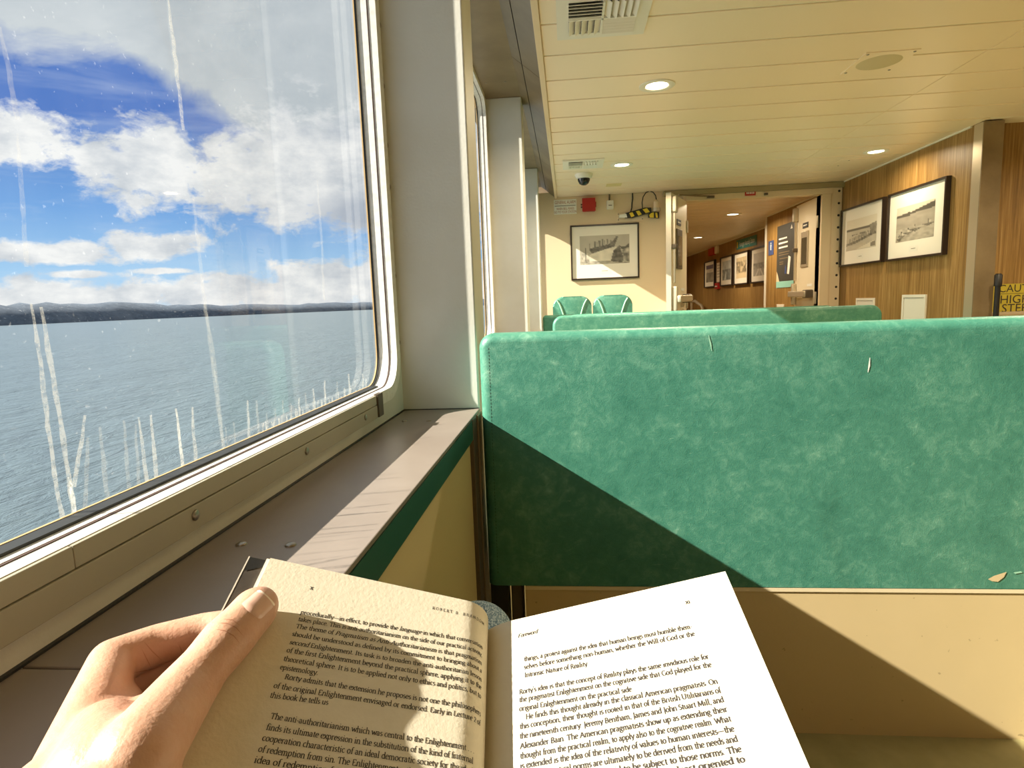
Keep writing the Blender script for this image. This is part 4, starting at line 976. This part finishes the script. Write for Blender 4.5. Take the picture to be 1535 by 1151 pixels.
# the folded inner corner of the cover
bm = bmesh.new(); bm.faces.new([bm.verts.new(left_pt(s, v, -0.0029)) for s, v in ((WL+0.0124, 0.0), (WL+0.001, 0.0), (WL+0.003, -0.006), (WL+0.0115, -0.0115))])
new_obj('cover_crease', from_bm(bm, 'cover_crease'), BLACK, cvL)

# --- serif lettering: pen strokes with thick stems and thin joins, x-height = 1
GL = {}
def G(ch, adv, spec): GL[ch] = (adv, spec)
G('a', .88, 'a .36 .68 .25 .31 165 0;l .61 .68 .61 .15 .76 .0;a .36 .27 .27 .28 75 345')
G('b', 1.0, 'l .04 1.55 .2 1.62 .2 .05;a .5 .5 .35 .5 145 -150'); G('c', .82, 'a .47 .5 .35 .5 50 315')
G('d', 1.02, 'l .64 1.55 .8 1.62 .8 .0 .98 .02;a .48 .5 .35 .5 35 325'); G('e', .86, 'l .14 .55 .76 .55;a .45 .5 .34 .5 8 320')
G('f', .58, 'l .28 0 .28 1.2;a .53 1.2 .25 .4 180 55;l .06 .96 .52 .96;S .28'); G('g', .93, 'a .42 .66 .27 .33 0 360;a .45 -.24 .36 .27 0 360;l .25 .38 .18 .2 .62 .04;l .64 .86 .86 .96')
G('h', 1.06, 'l .04 1.55 .2 1.62 .2 0;a .52 .6 .33 .4 155 0;l .85 .6 .85 0;S .2;S .85'); G('i', .52, 'l .08 .9 .25 .98 .25 0;S .25;d .25 1.4')
G('j', .5, 'l .1 .9 .27 .98 .27 -.2;a .1 -.2 .17 .28 0 -100;d .27 1.4'); G('k', 1.0, 'l .04 1.55 .2 1.62 .2 0;l .76 .95 .22 .4;l .4 .58 .86 0;S .2;S .86;S .76 .96')
G('l', .52, 'l .08 1.55 .25 1.62 .25 0;S .25'); G('m', 1.58, 'l .05 .9 .2 .98 .2 0;a .48 .62 .28 .37 155 0;l .76 .62 .76 0;a 1.04 .62 .28 .37 155 0;l 1.32 .62 1.32 0;S .2;S .76;S 1.32')
G('n', 1.05, 'l .05 .9 .2 .98 .2 0;a .52 .6 .32 .39 155 0;l .84 .6 .84 0;S .2;S .84'); G('o', .98, 'a .48 .5 .37 .5 0 360')
G('p', 1.02, 'l .04 .9 .2 .98 .2 -.52;a .5 .5 .36 .5 145 -150;S .2 -.52'); G('q', 1.0, 'a .48 .5 .36 .5 35 325;l .8 .98 .8 -.52;S .8 -.52')
G('r', .7, 'l .05 .9 .2 .98 .2 0;a .48 .66 .28 .31 155 55;S .2'); G('s', .7, 'a .36 .74 .22 .25 35 265;a .36 .26 .24 .26 85 -150')
G('t', .6, 'l .28 1.28 .28 .25;a .5 .25 .22 .25 180 295;l .06 .96 .54 .96'); G('u', 1.06, 'l .05 .95 .19 .98 .19 .4;a .5 .4 .31 .4 180 340;l .66 .95 .81 .98 .81 .0 .98 .02')
G('v', .94, 'l .1 .96 .47 .02 .84 .96;S .1 .96;S .84 .96'); G('w', 1.4, 'l .1 .96 .42 .02 .7 .9 1.0 .02 1.3 .96;S .1 .96;S 1.3 .96')
G('x', .92, 'l .12 .96 .8 0;l .78 .96 .1 0;S .12 .96;S .8;S .78 .96;S .1'); G('y', .94, 'l .1 .96 .48 .04;l .86 .96 .42 -.35 .15 -.45;S .1 .96;S .86 .96'); G('z', .82, 'l .12 .96 .7 .96 .1 0 .72 0')
G('A', 1.3, 'l .1 0 .64 1.42 1.18 0;l .32 .5 .95 .5;S .1;S 1.18'); G('B', 1.15, 'l .26 0 .26 1.42 .5 1.42;a .5 1.08 .38 .34 90 -90;a .52 .37 .44 .37 90 -90;l .26 .74 .52 .74;l .1 0 .52 0')
G('D', 1.38, 'l .26 0 .26 1.42 .5 1.42;a .5 .71 .72 .71 90 -90;l .1 0 .5 0'); G('E', 1.1, 'l .92 1.2 .92 1.42 .26 1.42 .26 0 .98 0 1.0 .25;l .26 .73 .75 .73')
G('F', 1.02, 'l .9 1.2 .9 1.42 .26 1.42 .26 0;l .26 .73 .72 .73;S .26'); G('G', 1.36, 'a .74 .71 .6 .73 50 330;l 1.26 .05 1.26 .6 1.0 .6'); G('H', 1.45, 'l .26 0 .26 1.42;l 1.18 0 1.18 1.42;l .26 .73 1.18 .73;S .26;S 1.18;S .26 1.42;S 1.18 1.42')
G('I', .64, 'l .32 0 .32 1.42;S .32;S .32 1.42'); G('J', .64, 'l .36 1.42 .36 -.1;a .14 -.1 .22 .3 0 -90;S .36 1.42'); G('L', 1.05, 'l .26 1.42 .26 0 .95 0 .98 .28;S .26 1.42')
G('M', 1.7, 'l .22 0 .28 1.42 .84 .1 1.4 1.42 1.46 0;S .22;S 1.46'); G('N', 1.45, 'l .24 0 .24 1.42 1.2 0 1.2 1.42;S .24;S 1.2 1.42'); G('O', 1.42, 'a .71 .71 .6 .72 0 360')
G('P', 1.08, 'l .26 0 .26 1.42 .5 1.42;a .5 1.05 .42 .37 90 -90;l .26 .68 .5 .68;S .26'); G('R', 1.2, 'l .26 0 .26 1.42 .5 1.42;a .5 1.06 .4 .36 90 -90;l .26 .7 .5 .7;l .55 .7 1.1 0;S .26;S 1.1')
G('S', .92, 'a .45 1.06 .3 .35 35 265;a .45 .36 .34 .36 85 -150'); G('T', 1.2, 'l .08 1.2 .1 1.42 1.1 1.42 1.12 1.2;l .6 1.42 .6 0;S .6'); G('U', 1.4, 'l .22 1.42 .22 .5;a .68 .5 .46 .5 180 360;l 1.14 .5 1.14 1.42;S .22 1.42;S 1.14 1.42')
G('W', 1.85, 'l .1 1.42 .52 .02 .92 1.3 1.34 .02 1.76 1.42;S .1 1.42;S 1.76 1.42'); G('2', .85, 'a .42 .98 .3 .38 165 -40;l .65 .72 .12 .04 .78 .04')
G('.', .42, 'd .2 .1'); G(',', .42, 'd .2 .1;l .26 .08 .16 -.25'); G('-', .6, 'l .1 .48 .5 .48'); G('—', 1.7, 'l .08 .48 1.62 .48'); G("'", .36, 'l .22 1.6 .14 1.25'); G(':', .42, 'd .2 .1;d .2 .85'); G(' ', .5, '')
def strokes(ch):
    adv, spec = GL[ch]; out = []
    for part in spec.split(';'):
        tk = part.split()
        if not tk: continue
        n = [float(q) for q in tk[1:]]
        if tk[0] == 'l':
            q_l = [(n[i], n[i+1]) for i in range(0, len(n), 2)]; out.extend([q_l[i], q_l[i+1]] for i in range(len(q_l)-1))
        elif tk[0] == 'a':
            cx, cy, rx, ry, a0, a1 = n; k = max(4, int(abs(a1-a0)/24)); out.append([(cx+rx*math.cos(math.radians(a0+(a1-a0)*i/k)), cy+ry*math.sin(math.radians(a0+(a1-a0)*i/k))) for i in range(k+1)])
        elif tk[0] == 'S':
            y = n[1] if len(n) > 1 else 0.0; out.append([(n[0]-.19, y), (n[0]+.19, y)])
        elif tk[0] == 'd': out.append(('dot', n[0], n[1]))
    return adv, out
STK = {ch: strokes(ch) for ch in GL}
NIB = math.radians(14); BOLD = [0.98]
def pen(poly):
    """quads for one stroke"""
    L = []; n = len(poly)
    for i, (x, y) in enumerate(poly):
        x0, y0 = poly[max(i-1, 0)]; x1, y1 = poly[min(i+1, n-1)]; d = math.atan2(y1-y0, x1-x0)
        wd = (0.115 + 0.125*abs(math.sin(d-NIB)))*BOLD[0]; L.append(((x-math.sin(d)*wd/2, y+math.cos(d)*wd/2), (x+math.sin(d)*wd/2, y-math.cos(d)*wd/2)))
    return L
def set_line(text, fn, p_start, p_end, page, xh, track=0.0, caps=1.0, natural=False):
    """text set on the page surface between two picture points of its baseline; *word* is italic"""
    sA, vA = solve(fn, *p_start)
    if p_end: sB, vB = solve(fn, *p_end)
    W_ = 0.0; lay = []; ital = False
    for ch in text:
        if ch == '*': ital = not ital; continue
        if ch not in STK: continue
        adv, st_ = STK[ch]; lay.append((W_, st_, ital)); W_ += adv*caps + track + (0.0)
    W_ -= track
    if p_end is None:
        sgn = -1 if fn is left_pt else 1; sB, vB = sA + sgn*W_*xh, vA
    tot = math.hypot(sB-sA, vB-vA); kx = tot/W_; ds, dv = (sB-sA)/tot, (vB-vA)/tot
    verts = []; faces = []
    def put(x, y, it):
        if it: x += 0.22*y
        s = sA + ds*x*kx; v = vA + dv*x*kx + y*xh
        verts.append(fn(s, v, 0.00012)); return len(verts)-1
    for x0, st_, it in lay:
        for q in st_:
            if q[0] == 'dot':
                c_ = [put(x0+q[1]*caps+0.12*math.cos(a), q[2]+0.12*math.sin(a), it) for a in [math.pi/3*k for k in range(6)]]; faces.append(c_); continue
            L = [(put(x0+a[0]*caps, a[1]*caps if caps < 1 else a[1], it), put(x0+b2[0]*caps, b2[1]*caps if caps < 1 else b2[1], it)) for a, b2 in pen(q)]
            for (a, b2), (c_, d) in zip(L, L[1:]): faces.append((a, b2, d, c_))
    me = bpy.data.meshes.new('text_line'); me.from_pydata(verts, [], faces); return new_obj('text_line', me, INK, page)
def cl_(x, y): return (380+x/3.585, 830+y/3.585)
def cr_(x, y): return (740+x/3.07, 850+y/3.07)
XH = 0.00205
set_line('x', left_pt, cl_(302, 190), None, pgL, 0.0020)
set_line('ROBERT B. BRANDOM', left_pt, cl_(960, 297), cl_(1238, 386), pgL, 0.0015, 0.55, 0.98)
for a, s_, e_ in (('procedurally—in effect, to provide the *language* in which that conversation', (250, 322), (1230, 515)),
                  ('takes place. This is anti-authoritarianism on the side of our practical activity,', (238, 360), (1228, 556)),
                  ('The theme of *Pragmatism as Anti-Authoritarianism* is that pragmatism', (225, 398), (1226, 600)),
                  ('should be understood as defined by its commitment to bringing about a', (205, 440), (1226, 642)),
                  ('*second* Enlightenment. Its task is to broaden the anti-authoritarian lesson', (190, 484), (1225, 688)),
                  ('of the first Enlightenment beyond the practical sphere, applying it to the', (175, 528), (1223, 731)),
                  ('theoretical sphere. It is to be applied not only to ethics and politics, but to', (158, 574), (1222, 780)),
                  ('epistemology.', (140, 620), (345, 652)),
                  ('Rorty admits that the extension he proposes is not one the philosophers', (165, 672), (1220, 875)),
                  ('of the original Enlightenment envisaged or endorsed. Early in Lecture 2 of', (105, 720), (1218, 925)),
                  ('this book he tells us', (85, 772), (400, 812)),
                  ('The anti-authoritarianism which was central to the Enlightenment . . .', (88, 885), (1185, 1075)),
                  ('finds its ultimate expression in the substitution of the kind of fraternal', (65, 945), (1180, 1130)),
                  ('cooperation characteristic of an ideal democratic society for the ideal', (43, 1003), (1178, 1188)),
                  ('of redemption from sin. The Enlightenment rationalists took over the', (22, 1063), (1176, 1246)),
                  ('idea of redemption from sin and put in its place the hope of', (0, 1122), (1174, 1304))):
    set_line(a, left_pt, cl_(*s_), cl_(*e_), pgL, 0.0019 if s_[1] < 500 else 0.0020)
BOLD[0] = 1.65
set_line('*Foreword*', right_pt, cr_(112, 325), cr_(203, 303), pgR, 0.0019)
set_line('xi', right_pt, cr_(885, 170), None, pgR, 0.0020)
for a, s_, e_ in (('things, a protest against the idea that human beings must humble them-', (140, 433), (915, 281)),
                  ('selves before something non-human, whether the Will of God or the', (140, 470), (927, 315)),
                  ('Intrinsic Nature of Reality.', (142, 507), (438, 453)),
                  ("Rorty's idea is that the concept of Reality plays the same invidious role for", (118, 585), (992, 420)),
                  ('the pragmatist Enlightenment on the cognitive side that God played for the', (118, 622), (1005, 458)),
                  ('original Enlightenment on the practical side.', (118, 663), (643, 570)),
                  ('He finds this thought already in the classical American pragmatists. On', (148, 700), (1033, 535)),
                  ('this conception, their thought is rooted in that of the British Utilitarians of', (120, 745), (1048, 577)),
                  ('the nineteenth century: Jeremy Bentham, James and John Stuart Mill, and', (120, 790), (1062, 620)),
                  ('Alexander Bain. The American pragmatists show up as extending their', (122, 836), (1078, 664)),
                  ('thought from the practical realm, to apply also to the cognitive realm. What', (122, 882), (1095, 709)),
                  ('is extended is the idea of the relativity of values to human interests—the', (122, 928), (1110, 755)),
                  ('idea that practical norms are ultimately to be derived from the needs and', (122, 975), (1126, 802)),
                  ('interests of those who are said to be subject to those norms. The', (124, 1023), (1143, 849)),
                  ('norms are not something else that is at least oriented to', (124, 1072), (1160, 896))):
    set_line(a, right_pt, cr_(*s_), cr_(*e_), pgR, XH)

# ------------------------------------------------------------------ the reader: left hand and forearm, jeans
def page_depth(px, py):
    d = ray(px, py); t_ = (PL0-CAM).dot(NL)/d.dot(NL); return t_
def hp_(px, py, off):
    """a point on the ray, off metres behind (+) or in front (-) of the left page plane along the view"""
    return dep(px, py, page_depth(px, py)+off)
def capsule(bm, a, b, ra, rb, n=20, k=8):
    d = (b-a); L = d.length; d.normalize(); s = Vector((0, 0, 1)) if abs(d.z) < 0.9 else Vector((1, 0, 0)); s = (s-d*s.dot(d)).normalized(); q = d.cross(s); rings_ = []
    prof = [(-ra*math.cos(math.pi/2*i/k), ra*math.sin(math.pi/2*i/k)) for i in range(1, k+1)] + [(L+rb*math.sin(math.pi/2*i/k), rb*math.cos(math.pi/2*i/k)) for i in range(0, k)]
    A = bm.verts.new(a-d*ra); B = bm.verts.new(b+d*rb)
    for h, r_ in prof: rings_.append([bm.verts.new(a+d*h+(s*math.cos(2*math.pi*j/n)+q*math.sin(2*math.pi*j/n))*r_) for j in range(n)])
    for j in range(n):
        bm.faces.new((A, rings_[0][(j+1) % n], rings_[0][j])); bm.faces.new((B, rings_[-1][j], rings_[-1][(j+1) % n]))
    for X, Y in zip(rings_, rings_[1:]):
        for j in range(n): bm.faces.new((X[j], X[(j+1) % n], Y[(j+1) % n], Y[j]))
def chain(bm, pts):
    for (a, ra), (b, rb) in zip(pts, pts[1:]): capsule(bm, Vector(a), Vector(b), ra, rb)
def remeshed(bm, name, vox, it, fac=0.5):
    me = bpy.data.meshes.new(name); bm.to_mesh(me); bm.free(); o = bpy.data.objects.new(name, me); COL.objects.link(o)
    m_ = o.modifiers.new('r', 'REMESH'); m_.mode = 'VOXEL'; m_.voxel_size = vox
    s_ = o.modifiers.new('s', 'SMOOTH'); s_.factor = fac; s_.iterations = it
    dg = bpy.context.evaluated_depsgraph_get(); out = bpy.data.meshes.new_from_object(o.evaluated_get(dg)); bpy.data.objects.remove(o)
    out.polygons.foreach_set('use_smooth', [True]*len(out.polygons)); out.name = name; return out
def rp(r_, d): return r_*d/F
bm = bmesh.new()
thumb = [(205, 1135, -0.020, 63), (280, 1034, -0.012, 44), (308, 998, -0.012, 37.5), (338, 962, -0.0125, 38.5), (350, 950, -0.0125, 37), (366, 932, -0.012, 34), (381, 915, -0.0115, 33.5), (388, 908, -0.011, 29)]
chain(bm, [(hp_(x, y, o_), rp(r_, page_depth(x, y)+o_)) for x, y, o_, r_ in thumb])
index = [(104, 1160, 0.010, 56), (168, 992, 0.030, 34), (235, 966, 0.034, 30), (305, 945, 0.030, 26), (345, 938, 0.024, 24), (420, 930, 0.020, 22), (462, 935, 0.0175, 19)]
chain(bm, [(hp_(x, y, o_), rp(r_, page_depth(x, y)+o_)) for x, y, o_, r_ in index])
middle = [(120, 1180, 0.022, 52), (172, 1030, 0.050, 33), (270, 1000, 0.056, 27), (350, 985, 0.036, 24), (440, 975, 0.022, 22), (490, 985, 0.0185, 20)]
chain(bm, [(hp_(x, y, o_), rp(r_, page_depth(x, y)+o_)) for x, y, o_, r_ in middle])
ringf = [(135, 1195, 0.032, 48), (190, 1075, 0.062, 32), (275, 1050, 0.062, 26), (350, 1040, 0.036, 23), (430, 1035, 0.022, 21), (470, 1045, 0.0185, 19)]
chain(bm, [(hp_(x, y, o_), rp(r_, page_depth(x, y)+o_)) for x, y, o_, r_ in ringf])
pinky = [(150, 1205, 0.040, 44), (215, 1120, 0.066, 29), (285, 1105, 0.056, 23), (345, 1098, 0.034, 20), (405, 1095, 0.022, 18), (435, 1100, 0.0175, 16)]
chain(bm, [(hp_(x, y, o_), rp(r_, page_depth(x, y)+o_)) for x, y, o_, r_ in pinky])
# palm and thumb web fill, wrist, forearm running back to the elbow
chain(bm, [(hp_(205, 1120, 0.004), 0.019), (hp_(222, 1068, 0.016), 0.010)])
chain(bm, [(hp_(150, 1130, 0.012), 0.021), (hp_(178, 1060, 0.030), 0.012)])
wr_a = hp_(108, 1172, 0.008); wr_b = hp_(200, 1165, -0.012)
chain(bm, [(hp_(150, 1165, -0.008), 0.0215), (hp_(158, 1105, 0.006), 0.0165)])
el_ = Vector((-0.185, -0.20, 0.93))
chain(bm, [(wr_a, rp(60, 0.28)), (el_ + Vector((-0.02, 0, 0)), 0.042)])
chain(bm, [(wr_b, rp(62, 0.265)), (el_ + Vector((0.02, 0.0, 0)), 0.044)])
hand_me = remeshed(bm, 'person', 0.0016, 14)
person = new_obj('person', hand_me, SKIN)
tag(person, "reader's bare left hand and forearm gripping the left side of the open book", 'person')
# thumb nail laid on the skin surface
hb = BVHTree.FromPolygons([v.co.copy() for v in hand_me.vertices], [tuple(q.vertices) for q in hand_me.polygons])
def skin_hit(px, py, off=0.0004):
    d = ray(px, py).normalized(); loc, nrm, _, _ = hb.ray_cast(CAM, d)
    if loc is None: loc = hp_(px, py, -0.02); nrm = -d
    if nrm.dot(d) > 0: nrm = -nrm
    return loc + nrm*off, nrm
def patch(name, A, B, C_, D, m, parent, off=0.0005, n=10, arch=0.0006):
    """patch between four picture points projected on the skin: A-B base edge, D-C far edge"""
    bm = bmesh.new(); R_ = []
    for i in range(n+1):
        row = []
        for j in range(n+1):
            a, b2 = i/n, j/n
            x = (A[0]*(1-a)+B[0]*a)*(1-b2)+(D[0]*(1-a)+C_[0]*a)*b2; y = (A[1]*(1-a)+B[1]*a)*(1-b2)+(D[1]*(1-a)+C_[1]*a)*b2
            rnd = 0.16*(2*a-1)**2
            x += (D[0]-A[0])*(rnd*(0.5-b2)); y += (D[1]-A[1])*(rnd*(0.5-b2))
            e_ = min(1.0, 6*min(a, 1-a), 6*b2); row.append(bm.verts.new(skin_hit(x, y, off*e_ + arch*e_*(1-(2*a-1)**2) - 0.0001*(1-e_))[0]))
        R_.append(row)
    for i in range(n):
        for j in range(n): bm.faces.new((R_[i][j], R_[i+1][j], R_[i+1][j+1], R_[i][j+1]))
    return new_obj(name, from_bm(bm, name, 80), m, parent)
patch('thumbnail', (359, 906), (389, 931), (412, 909), (385, 884), NAIL, person)
def crease(pts, wpx):
    bm = bmesh.new(); L = []; n_ = len(pts)
    P_ = []
    for (x0, y0), (x1, y1) in zip(pts, pts[1:]):
        for k in range(6): P_.append((x0+(x1-x0)*k/6, y0+(y1-y0)*k/6))
    P_.append(pts[-1])
    for i, (x, y) in enumerate(P_):
        x0, y0 = P_[max(i-1, 0)]; x1, y1 = P_[min(i+1, len(P_)-1)]; d = math.hypot(x1-x0, y1-y0); wd = wpx*math.sin(math.pi*min(max(i/(len(P_)-1), 0.04), 0.96))
        nx, ny = -(y1-y0)/d*wd/2, (x1-x0)/d*wd/2
        L.append((bm.verts.new(skin_hit(x+nx, y+ny, 0.00015)[0]), bm.verts.new(skin_hit(x-nx, y-ny, 0.00015)[0])))
    for (a, b2), (c_, d) in zip(L, L[1:]): bm.faces.new((a, b2, d, c_))
    new_obj('crease_shade', from_bm(bm, 'crease_shade', 80), CREASESHADE, person)
CREASESHADE = mat('crease_shade', (0.40, 0.185, 0.105), 0.6)  # darker ribbons; shade in the skin folds is put into this colour
for q, wpx in (([(328, 934), (340, 934), (354, 941), (366, 955)], 1.6), ([(322, 943), (336, 945), (350, 953), (360, 965)], 1.5), ([(334, 928), (348, 929), (360, 938)], 1.2),
               ([(268, 965), (272, 975), (276, 983)], 1.8), ([(216, 962), (228, 976), (243, 990)], 1.8), ([(212, 972), (220, 988), (226, 1000)], 1.5), ([(200, 1008), (222, 1004), (246, 998)], 1.6)): crease(q, wpx)
patch('nail_edge', (384, 885), (411, 910), (413, 907), (388, 883), NAILTIP, person, 0.0008, 8, 0.0)

# jeans: thigh and raised knee beyond the book
bm = bmesh.new()
kn = at(718, 905, 'y', 0.86); kn = Vector((kn.x, 0.84, kn.z-0.045))
chain(bm, [((0.03, -0.10, 0.50), 0.092), ((-0.05, 0.40, 0.56), 0.078), (kn, 0.055), (kn + Vector((0.0, 0.035, -0.03)), 0.052)])
chain(bm, [(kn + Vector((0, 0.02, -0.02)), 0.055), (kn + Vector((0.02, 0.03, -0.25)), 0.058), (kn + Vector((0.04, 0.0, -0.50)), 0.050)])
chain(bm, [((0.20, -0.10, 0.50), 0.092), ((0.22, 0.42, 0.50), 0.078), ((0.22, 0.50, 0.48), 0.062)])
chain(bm, [((0.22, 0.48, 0.47), 0.062), ((0.22, 0.50, 0.28), 0.058), ((0.23, 0.46, 0.07), 0.048)])
jm = remeshed(bm, 'jeans', 0.006, 6)
new_obj('jeans', jm, DENIM, person)
